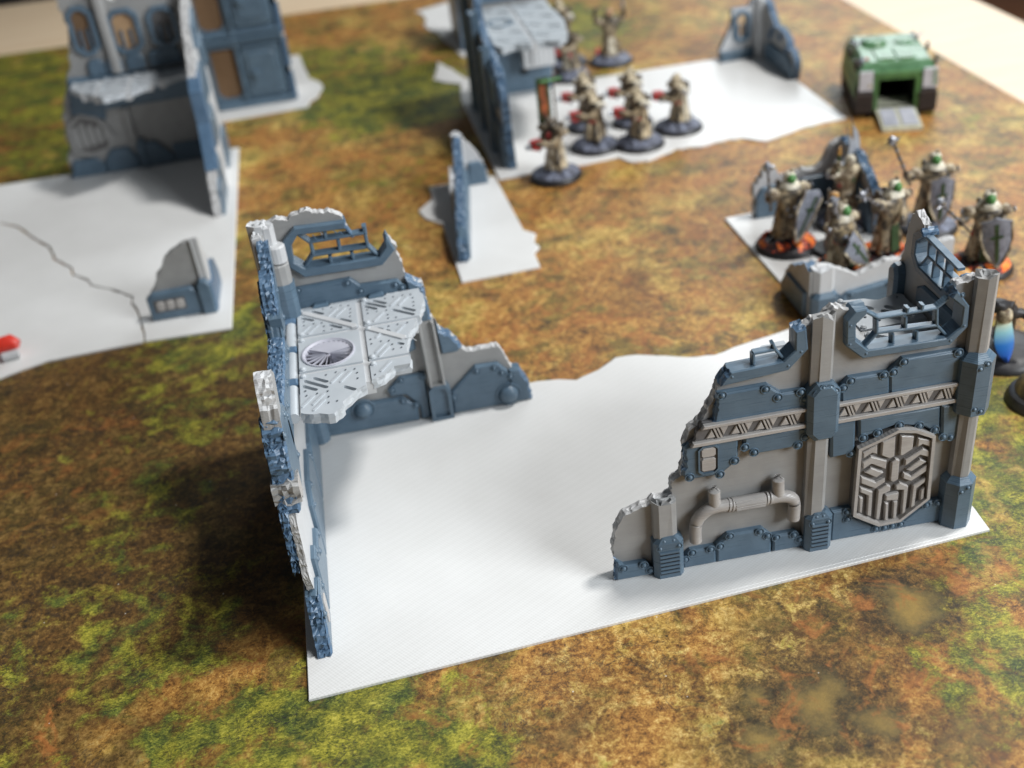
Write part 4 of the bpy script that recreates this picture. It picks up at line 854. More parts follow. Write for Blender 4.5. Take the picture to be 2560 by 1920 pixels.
plate(fB, [(-11.2, 5.4), (-8.6, 4.6), (-8.4, 5.4), (-.4, 5.4), (-.4, 7.9), (-10.6, 8.3)], ruinB, n0=.1, broken=[5, 0])
for a, b in ((-8.7, -7.4), (-7.2, -6.0), (-5.6, -4.2), (-3.8, -1.2)):
    plate(fB, [(a, 8.3), (b, 8.3), (b, 9.2), (b - .3, 9.6), (a + .3, 9.6), (a, 9.2)], ruinB, n0=.2)
prism('post', frplan(fB, [(-6.9, -.2), (-6.9, .25), (-6.7, .4), (-6.3, .4), (-6.1, .25), (-6.1, -.2)]), 8.3, 16, GREY, ruinB, torn=True)
# carved lower relief
rl = [(-11.9, 2.2), (-10.6, 1.7), (-9.0, 2.0), (-8.3, 3.2), (-9.2, 4.9), (-10.6, 5.4), (-11.8, 4.6)]
ro = slab('carved_roundel', fB, rl, .05, -.3, DARKG, ruinB)
slab('roundel_rim', fB, rl, .25, 0, GREY, ro, holes=[inset(rl, .25)])
for k in range(5): slab('roundel_panel', fB, [(-11.5 + k * .6, 2.5 + .1 * k), (-11.1 + k * .6, 2.4 + .1 * k), (-11.1 + k * .6, 4.7 - .25 * abs(k - 1)), (-11.5 + k * .6, 4.5 - .25 * abs(k - 1))], .18, .02, GREY, ro)
plate(fB, [(-7.2, 2.6), (-6.6, 2.6), (-6.6, 5.3), (-7.2, 5.3)], ruinB, n0=.2, mat=GREY)
# near wall (we look at its outer face, lit by the window)
fB2 = Fr(.0, -13.6, 90)   # s = y - 82
pB = [(.0, 0), (.6, 1.2), (1.3, 2.4), (3.0, 3.4), (4.3, 4.9), (4.7, 6.8), (4.6, 8.3), (6.0, 9.6), (7.6, 10.6), (8.9, 12.0), (10.5, 12.8), (12.6, 13.4), (13.2, 14.5)]
slab('side_wall_panel', fB2, pB + [(14.0, 16.5), (14.0, 0)], .55, -.05, GREYL, ruinB, broken=set(range(len(pB))), step=.2, amp=.1, rough=.1, tmat=TORN)
for pts in ([(.2, 0), (3.0, 0), (3.0, 1.6), (2.4, 2.2), (1.0, 1.8)], [(3.2, 0), (5.6, 0), (5.6, 2.6), (4.8, 3.4), (3.2, 2.6)], [(6.0, 3.4), (9.4, 3.4), (9.4, 5.4), (8.4, 6.2), (6.0, 5.6)], [(5.0, 6.6), (10.5, 6.6), (10.5, 8.6), (9.2, 9.4), (6.2, 9.2), (5.0, 8.2)], [(10.8, 8.2), (13.6, 8.2), (13.6, 10.4), (10.8, 10.0)], [(9.0, 10.4), (12.4, 11.2), (12.4, 12.8), (9.6, 12.0)], [(10.0, 0), (13.8, 0), (13.8, 2.6), (10.6, 2.6)]):
    plate(fB2, pts, ruinB, n0=.8, n1=.5, mat=BLUE, broken=[1], amp=.08)
plate(fB2, [(2.0, 3.0), (4.6, 5.2), (4.9, 8.2), (6.2, 9.4), (5.4, 9.2), (4.3, 8.4), (4.1, 6.0), (2.6, 3.6)], ruinB, n0=.9, n1=-.1, mat=BROKE)
# grated floor of the tall ruin
oB = [(-22.3, 94.0), (-21.2, 92.6), (-20.2, 91.8), (-19.2, 90.2), (-17.8, 90.8), (-16.6, 91.3), (-15.4, 92.8), (-14.4, 92.6), (-13.4, 93.4), (-12.4, 93.2), (-12.4, 95.4), (-22.4, 95.4)]
rs_ = []
for i in range(4):
    for (a, b, c, d) in ((.4, 2.5, 1.3, 1.7), (.9, 2.75, 1.45, 2.3), (1.7, 1.3, 2.6, .5), (2.0, 1.6, 2.7, 1.0), (.3, 1.4, .9, .9), (1.7, 2.6, 2.5, 1.9)): rs_ += [(-22.3 + 2.5 * i + a * .8, 92.6 + b * .9), (-22.3 + 2.5 * i + c * .8, 92.6 + d * .9)]
platform(ruinB, BX, BY, oB, [-22.4, -19.9, -17.4, -14.9, -12.3], [90, 92.6, 95.5], rs_, [], 8.1 - B0, .5, PLAT)

# panelled tower behind it
ruinT = thing('tower', 'dark blue panelled tower wall with brown octagonal panes at the top left', 'ruin', (-9.0, 107.4, B0), G_)
fT = Fr(0, 0, 0)
brown = [octwin(-2.2, 3.5, 2.3, 5.0, .5), octwin(-2.5, 10.0, 2.3, 5.2, .5)]
slab('wall_panel', fT, [(-3.8, 0), (3.6, 0), (3.6, 14.5), (-3.8, 14.5)], 0, -.7, BLUE, ruinT, holes=brown)
for h in brown: slab('pane', fT, inset(h, -.02), -.25, -.5, BRONZE_, ruinT)
for (x0, x1, z0, z1) in ((-.6, 3.0, .9, 5.6), (-.6, 3.0, 7.4, 12.4)):
    pn = slab('door_panel', fT, octo(x0, x1, z0, z1, .35), .3, -.05, BLUE, ruinT, chamfer=.15)
    slab('door_inset', fT, octo(x0 + .5, x1 - .5, z0 + .7, z1 - .6, .3), .42, .28, BLUE, pn, chamfer=.08)
    o = lathe('knob', [(.5, 0), (.5, .12), (.32, .12), (.32, .35), (0, .42)], BLUE, pn, 12)
    o.data.transform(Matrix.Translation(fT.p((x0 + x1) / 2 - .7, .4, (z0 + z1) / 2 - .2)) @ Matrix.Rotation(radians(90), 4, 'X'))
for z0 in (5.7,): 
    for k in range(3): slab('rail', fT, [(-3.7, z0 + k * .5), (3.6, z0 + k * .5), (3.6, z0 + .32 + k * .5), (-3.7, z0 + .32 + k * .5)], .35 + .2 * (k == 1), -.05, BLUE, ruinT, chamfer=.06)
slab('rail', fT, [(-3.7, 0), (3.6, 0), (3.6, .6), (-3.7, .6)], .4, -.05, BLUE, ruinT, chamfer=.1)
slab('rail', fT, [(-1.05, .7), (-.65, .7), (-.65, 14), (-1.05, 14)], .3, -.05, BLUE, ruinT, chamfer=.08)
fT2 = Fr(3.6, 0, 90)
slab('side_wall_panel', fT2, [(0, 0), (4.5, 0), (4.2, 5), (3.4, 8), (3.6, 12), (3.0, 14.5), (0, 14.5)], 0, -.5, GREYL, ruinT, broken=[1, 2, 3, 4], amp=.1, tmat=BROKE)
for z in (0, 3.2, 6.4, 9.6): plate(fT2, [(-.1, z), (.8, z), (.8, z + 2.6), (-.1, z + 2.6)], ruinT, n0=.25, mat=BROKE)

# middle ruin C, at the top centre
CX, CY = 11.2, 98.9
ruinC = thing('corner_ruin', 'corner ruin with dark outer wall and grey floor slab at the top centre', 'ruin', (CX, CY, B0), G_)
fC = Fr(-.3, -17.3, 90, True)     # s = y - 81.6, front looks left
pC = [(0, 0), (.4, 1.6), (.7, 3.2), (.6, 5.2), (1.4, 7.0), (4.0, 7.6), (6.2, 7.8), (8.6, 8.4), (10.2, 9.2), (10.8, 10.8), (12.4, 12.4), (14, 14)]
slab('side_wall_panel', fC, pC + [(17.6, 15), (17.6, 0)], 0, -.65, GREY, ruinC, broken=set(range(len(pC))), step=.3, amp=.12, rough=.1, tmat=BROKE)
for pts in ([(.3, 0), (4.4, 0), (4.4, 2.4), (3.6, 3.1), (1.0, 3.1), (.6, 1.4)], [(4.6, 0), (9.4, 0), (9.4, 2.4), (8.2, 3.4), (5.4, 3.4), (4.6, 2.6)], [(9.6, 0), (14.4, 0), (14.4, 2.6), (13.2, 3.4), (10.4, 3.4), (9.6, 2.6)], [(1.2, 4.6), (8.6, 4.6), (8.6, 7.4), (7.0, 7.8), (1.6, 6.8)], [(9.0, 4.6), (16.8, 4.6), (16.8, 8.6), (10.4, 8.9), (9.0, 8.0)]):
    plate(fC, pts, ruinC, n0=.3)
for s in (4.5, 9.5, 14.6): prism('post', frplan(fC, [(s - .5, -.1), (s - .5, .5), (s - .2, .7), (s + .2, .7), (s + .5, .5), (s + .5, -.1)]), 0, 7 + s * .3, BLUE, ruinC, torn=True)
fC2 = Fr(0, 0, 0)
slab('wall_panel', fC2, [(0, 0), (7.0, 0), (7.1, 2.6), (6.9, 5.2), (7.0, 7.8), (6.2, 9.2), (5.0, 10.6), (3.0, 12.4), (0, 13)], -.2, -.8, GREY, ruinC, broken=[1, 2, 3, 4, 5, 6, 7], amp=.1, tmat=BROKE)
plate(fC2, [(.4, 0), (6.9, 0), (6.9, 4.0), (6.0, 4.9), (1.2, 4.9), (.4, 4.0)], ruinC, n0=.1)
plate(fC2, [(.4, 8.3), (6.0, 8.3), (6.0, 9.0), (5.0, 10.0), (.4, 10.4)], ruinC, n0=.1)
slab('vent_slit', fC2, [(4.0, 1.6), (4.7, 1.6), (4.7, 2.1), (4.0, 2.1)], .13, 0, BLACKS, ruinC)
for k in range(5): prism('pillar', octp(5.0 + k * .45, -1.8 + .1 * k, .22, 8), 3.0, 7.6, GREYL, ruinC)
slab('pillar_block', fC2, [(4.2, 2.6), (7.0, 2.6), (7.0, 7.6), (4.2, 7.6)], 1.75, .1, GREYL, ruinC)
oC = [(11.5, 87.9), (12.1, 86.6), (13.2, 87.2), (14.3, 86.7), (15.4, 86.9), (16.6, 86.2), (17.5, 87.6), (17.8, 89.4), (18.2, 92), (18.0, 95), (17.9, 98.7), (11.5, 98.7)]
rs_ = []
for i in range(2):
    for j in range(4):
        for (a, b, c, d) in ((.4, 2.5, 1.3, 1.7), (.9, 2.75, 1.45, 2.3), (1.7, 1.3, 2.6, .5), (2.0, 1.6, 2.7, 1.0)): rs_ += [(11.6 + 3.2 * i + a, 86.4 + 3.1 * j + b), (11.6 + 3.2 * i + c, 86.4 + 3.1 * j + d)]
platform(ruinC, CX, CY, oC, [11.5, 14.7, 18.4], [86, 89.3, 92.4, 95.6, 98.8], rs_, [], 8.1 - B0, .55, plastic('mid_grey_plastic', (.38, .42, .45), (.44, .48, .51), .5))
slab('fan_ring', Flat(-CX, -CY), [(13.1 + 1.1 * cos(k * pi / 12), 93.5 + 1.1 * sin(k * pi / 12)) for k in range(24)], 8.02, 7.9, BLUE, ruinC, holes=[[(13.1 + .85 * cos(k * pi / 12), 93.5 + .85 * sin(k * pi / 12)) for k in range(24)]])
# second ruin just behind it
ruinC2 = thing('ruin_wall', 'dark ruin fragment behind the middle ruin on the top edge base plate', 'ruin', (11.8, 114, B0), G_)
fc3 = Fr(0, 0, 90, True)
slab('wall_panel', fc3, [(0, 0), (8, 0), (8, 9), (5, 9.4), (2, 8), (.4, 5)], 0, -.6, GREY, ruinC2, broken=[3, 4, 5], tmat=BROKE)
fc4 = Fr(0, 0, 0)
slab('wall_panel', fc4, [(.4, 0), (2.2, 0), (2.0, 3), (1.2, 6), (.4, 7)], .0, -.6, BLUE, ruinC2, broken=[1, 2, 3], tmat=BROKE)
plate(fc4, [(.5, 0), (1.9, 0), (1.7, 3.2), (.5, 3.2)], ruinC2, n0=.2)

# low wall on the small base D
ruinD = thing('ruin_wall', 'narrow broken blue wall on the small base plate, mid mat', 'ruin', (5.4, 67.3, B0), G_)
fD = Fr(0, 0, 82.0)
slab('wall_panel', fD, [(0, 0), (.1, 1.3), (1.2, 1.5), (2.6, 1.9), (4.4, 2.2), (6.0, 2.1), (7.6, 2.6), (9.2, 3.1), (10.4, 3.5), (11.6, 3.9), (12.9, 4.0), (12.9, 0)], .15, -.45, BLUE, ruinD, broken=set(range(0, 10)), step=.2, amp=.1, rough=.1, tmat=BROKE)
slab('side_wall_panel', fD, [(6.8, .2), (9.8, .2), (9.8, 2.9), (8.4, 2.8), (7.0, 2.2)], -.4, -.85, GREYL, ruinD, broken=[2, 3], amp=.08, tmat=GREYL)
for a in (.3, 4.4, 8.6): plate(fD, [(a, 0), (a + 3.8, 0), (a + 3.8, 1.2), (a + 3.2, 1.7), (a + .6, 1.7), (a, 1.2)], ruinD, n0=.35)
fD2 = Fr(1.8, 12.7, 0)
slab('wall_panel', fD2, [(-.1, 0), (1.9, 0), (1.6, 1.4), (1.1, 2.5), (.4, 3.5), (-.1, 4.0)], 0, -.5, GREYL, ruinD, broken=[1, 2, 3, 4], amp=.08, tmat=TORN)
plate(fD2, [(.2, 0), (1.75, 0), (1.65, 1.3), (1.3, 1.8), (.4, 1.8)], ruinD, n0=.3)
prism('corner_post', octp(1.6, 12.8, .42, 8), 0, 4.1, GREYL, ruinD, torn=True)

# small corner ruin on the left base
ruinS = thing('corner_ruin', 'low corner ruin fragment with a dark panel on the near left base plate', 'ruin', (-11.5, 66.8, B0), G_)
fs = Fr(0, 0, -1)
slab('wall_panel', fs, [(-3.7, 0), (-3.5, .8), (-3.6, 1.8), (-3.1, 2.4), (-2.9, 3.0), (-2.4, 3.5), (-2.1, 4.1), (-1.5, 4.5), (-.6, 4.9), (0, 5.0), (0, 0)], -.2, -.7, GREY, ruinS, broken=set(range(0, 9)), step=.25, amp=.08, tmat=GREY)
plate(fs, [(-3.9, 0), (-.6, 0), (-.6, 1.6), (-1.0, 2.0), (-3.5, 1.9), (-3.9, 1.6)], ruinS, n0=.2)
pn = slab('hatch', fs, [(-3.5, .6), (-1.5, .6), (-1.5, 1.45), (-3.5, 1.45)], .24, .1, DARKG, ruinS)
for k in range(3): slab('hatch_cover', fs, octo(-3.35 + k * .62, -2.85 + k * .62, .72, 1.33, .1), .32, .22, BRUSH, pn, chamfer=.04)
plate(fs, [(-.55, 0), (.3, 0), (.3, 2.0), (.05, 2.4), (-.3, 2.4), (-.55, 2.1)], ruinS, n0=.45, name='post_foot')
fs2 = Fr(.25, 0, 89)
slab('side_wall_panel', fs2, [(0, 0), (0, 5.2), (.5, 5.0), (1.0, 3.9), (1.6, 3.1), (2.4, 2.6), (3.2, 2.2), (3.9, 1.2), (4.0, 0)], 0, -.5, GREYL, ruinS, broken=set(range(1, 7)), step=.3, amp=.12, tmat=GREYL)
plate(fs2, [(1.0, 0), (3.9, 0), (3.8, 1.2), (3.1, 2.3), (2.2, 2.6), (1.6, 2.9), (1.0, 1.8)], ruinS, n0=.12, mat=BROKE)
plate(fs2, [(-.2, 0), (.8, 0), (.8, 1.7), (.4, 2.1), (-.2, 2.1)], ruinS, n0=.15, mat=BROKE)

# corner ruin E near the top right
ruinE = thing('corner_ruin', 'small corner ruin with an open window, beyond the robed squad', 'ruin', (37.5, 98.2, B0), G_)
fe = Fr(0, 0, 4)
slab('wall_panel', fe, [(-3.8, 0), (-3.8, 1.2), (-3.2, 2.2), (-2.7, 3.2), (-2.6, 4.6), (-1.0, 4.6), (-.7, 5.1), (0, 5.2), (0, 0)], -.1, -.6, GREYL, ruinE, broken=[0, 1, 2, 3, 5, 6], amp=.08, holes=[octo(-2.25, -1.1, 1.9, 4.0, .35)], tmat=BROKE)
f = slab('window_frame', fe, octo(-2.55, -.9, 1.6, 4.4, .45), .12, -.65, BLUE, ruinE, holes=[octo(-2.2, -1.2, 1.95, 4.05, .3)])
for s in (-1.95, -1.5): bar('glazing_bar', fe, (s, 2.0), (s, 3.2), .12, -.1, -.5, BLUE, f)
plate(fe, [(-3.8, 0), (-.6, 0), (-.6, 1.0), (-3.7, 1.0)], ruinE, n0=.15)
fe2 = Fr(.3, -7.6, 90, True)
slab('side_wall_panel', fe2, [(0, 0), (-.1, 1.6), (.6, 2.3), (1.4, 2.4), (2.0, 3.2), (3.3, 3.5), (4.6, 3.4), (5.6, 4.2), (6.6, 5.0), (8.0, 5.3), (8.0, 0)], 0, -.6, GREY, ruinE, broken=set(range(0, 9)), amp=.1, tmat=BROKE)
plate(fe2, [(.2, 0), (6.6, 0), (6.6, 1.2), (5.8, 1.8), (1.2, 1.8), (.2, 1.2)], ruinE, n0=.25)
for a, z in ((1.6, 2.2), (3.3, 2.9), (5.6, 2.4), (5.0, 3.0)): rivet(fe2, a, z, .05, ruinE, .22, BROKE)
prism('corner_post', octp(.1, -.1, .55, 8), 0, 5.3, GREYL, ruinE, torn=True)

# low wall N in front of the shield bearers
ruinN = thing('corner_ruin', 'low corner ruin of two broken walls just behind the large carved ruin', 'ruin', (23.6, 52.6, B0), G_)
fn = Fr(0, 0, 0)
slab('wall_panel', fn, [(0, 0), (0, 3.1), (.7, 3.15), (1.2, 3.0), (1.9, 2.6), (2.7, 2.15), (3.4, 2.4), (4.3, 2.8), (5.3, 2.7), (6.0, 3.2), (8.4, 3.4), (8.4, 0)], -.2, -.7, GREYL, ruinN, broken=set(range(1, 10)), step=.2, amp=.07, tmat=TORN)
prism('corner_post', frplan(fn, [(-.1, -.5), (-.1, .1), (.15, .35), (.9, .35), (1.1, .1), (1.1, -.5)]), 0, 3.15, GREYL, ruinN, torn=True)
o = prism('post_foot', frplan(fn, [(-.25, -.5), (-.25, .3), (.05, .6), (1.1, .6), (1.35, .3), (1.35, -.5)]), 0, 1.75, BLUE, ruinN, ch=.25)
for a in (.95, 1.2): rivet(fn, a, 1.5, .5, o, .1)
o = plate(fn, [(1.5, 0), (8.2, 0), (8.2, 1.1), (5.9, 1.15), (5.2, 1.15), (4.8, 1.65), (2.0, 1.3), (1.5, .9)], ruinN, n0=.15)
for a, z in ((1.8, .95), (2.2, 1.2), (4.4, 1.45), (5.1, 1.0), (5.8, .98)): rivet(fn, a, z, .15, o, .12)
fn2 = Fr(-.2, 0, 90, True)
slab('side_wall_panel', fn2, [(0, 0), (0, 3.1), (.9, 3.2), (1.8, 2.7), (2.9, 2.1), (3.6, 1.3), (4.0, .4), (4.0, 0)], .1, -.5, GREY, ruinN, broken=[1, 2, 3, 4, 5], amp=.1, tmat=BROKE)
plate(fn2, [(.3, 0), (3.8, 0), (3.7, .8), (3.0, 1.6), (.3, 1.6)], ruinN, n0=.3)

# corner ruin P among the shield bearers
ruinP = thing('corner_ruin', 'dark blue corner ruin standing among the shield bearers at the right', 'ruin', (31.2, 66.2, B0), G_)
fp = Fr(0, 0, 0)
slab('wall_panel', fp, [(-6.0, 0), (-6.1, 2.2), (-5.4, 3.3), (-4.6, 3.4), (-4.2, 2.6), (-2.6, 2.9), (-1.6, 2.8), (-.8, 4.2), (0, 4.6), (0, 0)], 0, -.6, GREYL, ruinP, broken=[0, 1, 2, 3, 4, 5, 6, 7], amp=.1, tmat=TORN)
plate(fp, [(-6.0, 0), (-3.6, 0), (-3.6, 1.8), (-4.2, 2.3), (-5.6, 2.2), (-6.0, 1.6)], ruinP, n0=.2)
plate(fp, [(-3.4, 0), (-.2, 0), (-.2, 2.4), (-2.8, 2.4), (-3.4, 1.9)], ruinP, n0=.2)
fp2 = Fr(0, -5.2, 94, True)
slab('side_wall_panel', fp2, [(0, 0), (-.2, 2.2), (.8, 3.2), (1.6, 3.7), (2.6, 4.5), (4.2, 4.8), (5.2, 4.7), (5.2, 0)], 0, -.6, GREY, ruinP, broken=[0, 1, 2, 3, 4, 5], amp=.12, rough=.12, tmat=BROKE)
plate(fp2, [(.2, 0), (4.9, 0), (4.9, 3.2), (3.0, 3.4), (1.0, 2.4), (.2, 1.4)], ruinP, n0=.25)

# red plug at the left edge of the picture
plug = thing('plastic_clip', 'small red plastic clip with a grey end at the left edge', 'clip', (-23.7, 65.4, B0))
RED = simple('red_plastic', (.75, .05, .03), (.6, .035, .02), .35, spec=.5)
pl = tube('clip_body', [(-1.3, 0, .8), (-.2, .1, .9), (.2, 0, .75)], .5, RED, plug, 12, radii=[.5, .55, .35])
tube('clip_end', [(-.8, -.5, .3), (.15, -.3, .32)], .3, GREYL, plug, 10)
# ---------------------------------------------------------------- painted miniatures
BONE = simple('bone_paint', (.66, .57, .40), (.13, .09, .05), .55, sc=1.7, rng=(.38, .56))
CREAM = simple('cream_paint', (.76, .71, .58), (.22, .17, .10), .5, sc=1.9, rng=(.42, .62))
OLIVE = simple('dark_bronze_paint', (.075, .06, .045), (.14, .11, .08), .4, sc=5)
GREENP = simple('green_paint', (.09, .27, .07), (.045, .14, .035), .4, sc=4)
GREEND = simple('dark_green_paint', (.035, .085, .03), (.02, .04, .015), .45, sc=4)
REDP = simple('red_paint', (.50, .035, .035), (.3, .02, .02), .4, sc=4)
STEEL = simple('silver_paint', (.42, .43, .47), (.16, .17, .2), .3, sc=5, Metallic=.5)
SHIELD = simple('grey_shield_paint', (.26, .28, .33), (.15, .16, .2), .4, sc=3)
ROCK = simple('blue_grey_rock_paint', (.20, .225, .30), (.04, .04, .055), .6, sc=2.2)
BASEB = simple('black_base_rim', (.015, .015, .017), (.03, .028, .03), .45)
GOLD = simple('brass_paint', (.55, .3, .09), (.35, .18, .05), .35, sc=4)
SKIN = simple('tan_paint', (.55, .33, .2), (.4, .22, .13), .55)
WINGG = simple('wing_grey_paint', (.42, .44, .47), (.30, .32, .36), .5, sc=1.5)

def make_lava():
    t = NT('lava_paint'); co = t.n('ShaderNodeTexCoord').outputs['Object']
    n = t.noise(co, 1.1, 4, .6, .8)
    c = t.ramp(n, [(.49, (.02, .015, .018)), (.53, (.16, .02, .012)), (.57, (.85, .10, .02)), (.63, (.95, .30, .03)), (.7, (.6, .05, .03))])
    return t.out(c, .5, n, .4, .05)
LAVA = make_lava()

def skin_body(name, joints, bones, radii, mat, parent, sub=1):
    me = bpy.data.meshes.new(name); me.from_pydata(joints, bones, []); o = bpy.data.objects.new(name, me); COL.objects.link(o)
    sk = o.modifiers.new('skin', 'SKIN')
    for i, r in enumerate(radii): me.skin_vertices[0].data[i].radius = (r, r)
    me.skin_vertices[0].data[0].use_root = True
    ss = o.modifiers.new('sub', 'SUBSURF'); ss.levels = sub; ss.render_levels = sub
    dg = bpy.context.evaluated_depsgraph_get(); dg.update()
    m2 = bpy.data.meshes.new_from_object(o.evaluated_get(dg)); bpy.data.objects.remove(o)
    m2.materials.clear(); m2.materials.append(mat)
    for p in m2.polygons: p.use_smooth = True
    return link(name, m2, parent)

def kite(root, c, rz, tilt, w, h, name='shield', mat=None):
    """curved kite shield facing local -y"""
    vs, fs = [], []; N = 9; rows = [(.0, .98), (.12, 1.), (.4, 1.), (.65, .78), (.85, .42), (1., .04)]
    for side in (0, .12):
        for t, k in rows:
            for i in range(N):
                u = (i / (N - 1) - .5) * 2
                x = u * w / 2 * k; y = side + .28 * u * u * k * w / 2; z = h * (.5 - t) + (.12 * (1 - abs(u)) * h if t == 0 else 0)
                vs.append((x, y, z))
    R_ = len(rows)
    for s in (0, 1):
        b = s * R_ * N
        for r in range(R_ - 1):
            for i in range(N - 1): fs.append((b + r * N + i, b + r * N + i + 1, b + (r + 1) * N + i + 1, b + (r + 1) * N + i))
    for r in range(R_ - 1):
        for i in (0, N - 1): fs.append((r * N + i, (r + 1) * N + i, (r + 1) * N + i + R_ * N, r * N + i + R_ * N))
    for r in (0, R_ - 1):
        for i in range(N - 1): fs.append((r * N + i, r * N + i + 1, r * N + i + 1 + R_ * N, r * N + i + R_ * N))
    M_ = Matrix.Translation(c) @ Matrix.Rotation(rz, 4, 'Z') @ Matrix.Rotation(tilt, 4, 'Y')
    o = mesh(name, [tuple(M_ @ Vector(v)) for v in vs], fs, mat or SHIELD, root, smooth=True)
    def on(pts, d, m, nm):
        vv = [(x, y - .03, z) for x, z in pts for y in (0,)]; n = len(vv); vb = [(x, y + d, z) for x, y, z in vv]
        ff = [tuple(range(n)), tuple(range(n, 2 * n))] + [(i, (i + 1) % n, n + (i + 1) % n, n + i) for i in range(n)]
        mesh(nm, [tuple(M_ @ Vector(v)) for v in vv + vb], ff, m, o)
    on([(-.1, h * .48), (.1, h * .48), (.1, -h * .3), (0, -h * .42), (-.1, -h * .3)], .1, GREEND, 'emblem_blade')
    on([(-w * .2, h * .2), (w * .2, h * .24), (w * .2, h * .18), (-w * .2, h * .14)], .1, GREEND, 'emblem_bar')
    # rim
    rim = [(-w / 2, h * .5), (-w / 2, h * .1), (-w * .39, -h * .15), (-w * .21, -h * .35), (0, -h * .5), (w * .21, -h * .35), (w * .39, -h * .15), (w / 2, h * .1), (w / 2, h * .5)]
    tube('shield_rim', [tuple(M_ @ Vector((x, .28 * abs(x / (w / 2)) ** 2 * w / 2, z))) for x, z in rim], .075, BONE, o, 6)
    return o

def figure(x, y, yaw, label, style, name='painted_figure', pose=None, base='rock', h=1., group=None, lean=0., r=2.0, z0=B0):
    P = pose or {}
    root = thing(name, label, 'figurine', (x, y, z0), group or 'painted tabletop figures', yaw)
    K = 26
    rock = {'rock': ROCK, 'lava': LAVA, 'dark': BASEB}[base]
    b = lathe('base', [(r, 0), (r, .12), (r * .92, .34), (r * .86, .36), (0, .36)], BASEB, root, 30)
    seed = random.random() * 9
    vs, fs = [], []; NR = 7
    for i in range(NR + 1):
        for k in range(K):
            a = 2 * pi * k / K; rr = r * .9 * i / NR
            px, py = rr * cos(a), rr * sin(a)
            hz = .34 + (.8 * max(0, noise.noise((px * .8 + seed, py * .8, seed))) + .18 * noise.noise((px * 2.2, py * 2.2, seed)) + .22) * (1 - (i / NR) ** 3) + .03
            vs.append((px, py, hz))
    for i in range(NR):
        for k in range(K): fs.append((i * K + k, i * K + (k + 1) % K, (i + 1) * K + (k + 1) % K, (i + 1) * K + k))
    mesh('rock_surface', vs, fs, rock, b, smooth=True)
    for i in range(3):
        a = random.random() * 6.28; q = .62 * r
        lathe('rock', [(.42, 0), (.36, .22), (.2, .4), (0, .45)], rock if base == 'lava' else ROCK, b, 7, (q * cos(a), q * sin(a), .42), .08)
    zb = .55
    ln = lean
    def J(px, py, pz): return (px * h + ln * pz * .5, py * h, zb + pz * h)
    mace = P.get('rh', (-1.15, -.75, 2.6)); lh = P.get('lh', (.8, -.95, 1.9))
    rs, ls = (-.72, .05, 2.75), (.72, .05, 2.75)
    re = P.get('re', tuple((a + b_) / 2 + d for a, b_, d in zip(rs, mace, (-.18, .12, -.28))))
    le = P.get('le', tuple((a + b_) / 2 + d for a, b_, d in zip(ls, lh, (.25, .12, -.2))))
    k1 = P.get('kn', .0)
    joints = [J(0, .05, 1.35), J(0, .02, 2.0), J(0, .0, 2.6), J(0, -.08, 3.08), J(0, -.2, 3.52),
              J(-.33, 0, 1.2), J(-.45, -.28 - k1, .68), J(-.5, -.02, .1), J(-.52, -.4, .0),
              J(.33, 0, 1.2), J(.48, -.35, .68), J(.55, -.1, .1), J(.58, -.48, .0),
              J(*rs), J(*re), J(*mace), J(*ls), J(*le), J(*lh)]
    bones = [(0, 1), (1, 2), (2, 3), (3, 4), (0, 5), (5, 6), (6, 7), (7, 8), (0, 9), (9, 10), (10, 11), (11, 12), (2, 13), (13, 14), (14, 15), (2, 16), (16, 17), (17, 18)]
    rad = [.42, .46, .55, .22, .28, .34, .28, .24, .2, .34, .28, .24, .2, .3, .25, .2, .3, .25, .2]
    skin_body('body', joints, bones, [q * h for q in rad], style['armour'], root)
    # robe: pleated skirt with an opening at the front
    sd = random.random() * 6
    def fold(a, z): return .16 * sin(6 * a + sd) + .09 * sin(11 * a) - .25 * max(0, cos(a + pi / 2)) ** 6 * 0
    if style.get('robe'):
        o = lathe('robe', [(.86, .3), (.78, .6), (.68, 1.05), (.58, 1.5), (.50, 1.85)], style['robe'], root, 40, (ln * .4, .1, zb), .0, 1., .85, 0, fold)
    if style.get('tabard'):
        vs = []; 
        for z, w_, yy in ((.25, .34, -.8), (.9, .32, -.68), (1.6, .3, -.56), (1.9, .28, -.5)):
            vs += [(-w_ + ln * z * .5, yy, zb + z), (w_ + ln * z * .5, yy, zb + z)]
        vb = [(a, b_ + .06, c) for a, b_, c in vs]; n = len(vs)
        ff = [(i, i + 1, i + 3, i + 2) for i in (0, 2, 4)] + [(n + i, n + i + 1, n + i + 3, n + i + 2) for i in (0, 2, 4)] + [(0, 1, n + 1, n), (6, 7, n + 7, n + 6)] + [(i, i + 2, n + i + 2, n + i) for i in (0, 2, 4, 1, 3, 5)]
        mesh('tabard', [tuple(v) for v in vs + vb], ff, style['tabard'], root)
    lathe('belt', [(.52, 0), (.56, .05), (.56, .17), (.5, .22)], style.get('belt', OLIVE), root, 18, (ln * .8, .05, zb + 1.62))
    # chest plate, hood / helmet, face
    def ball(nm, c, sx, sy, sz, mat, parent=root, K_=14, cut=-1.):
        pr = []
        for i in range(8):
            t = max(cut, -1) + (1 - max(cut, -1)) * i / 7
            pr.append((sqrt(max(0, 1 - t * t)) , t))
        o_ = lathe(nm, [(a * 1., b_ * sz) for a, b_ in pr], mat, parent, K_, (0, 0, 0), 0, sx, sy)
        o_.data.transform(Matrix.Translation(c)); return o_
    hc = J(0, -.22, 3.52)
    ball('helmet', hc, .31, .36, .36, style['head'], K_=14)
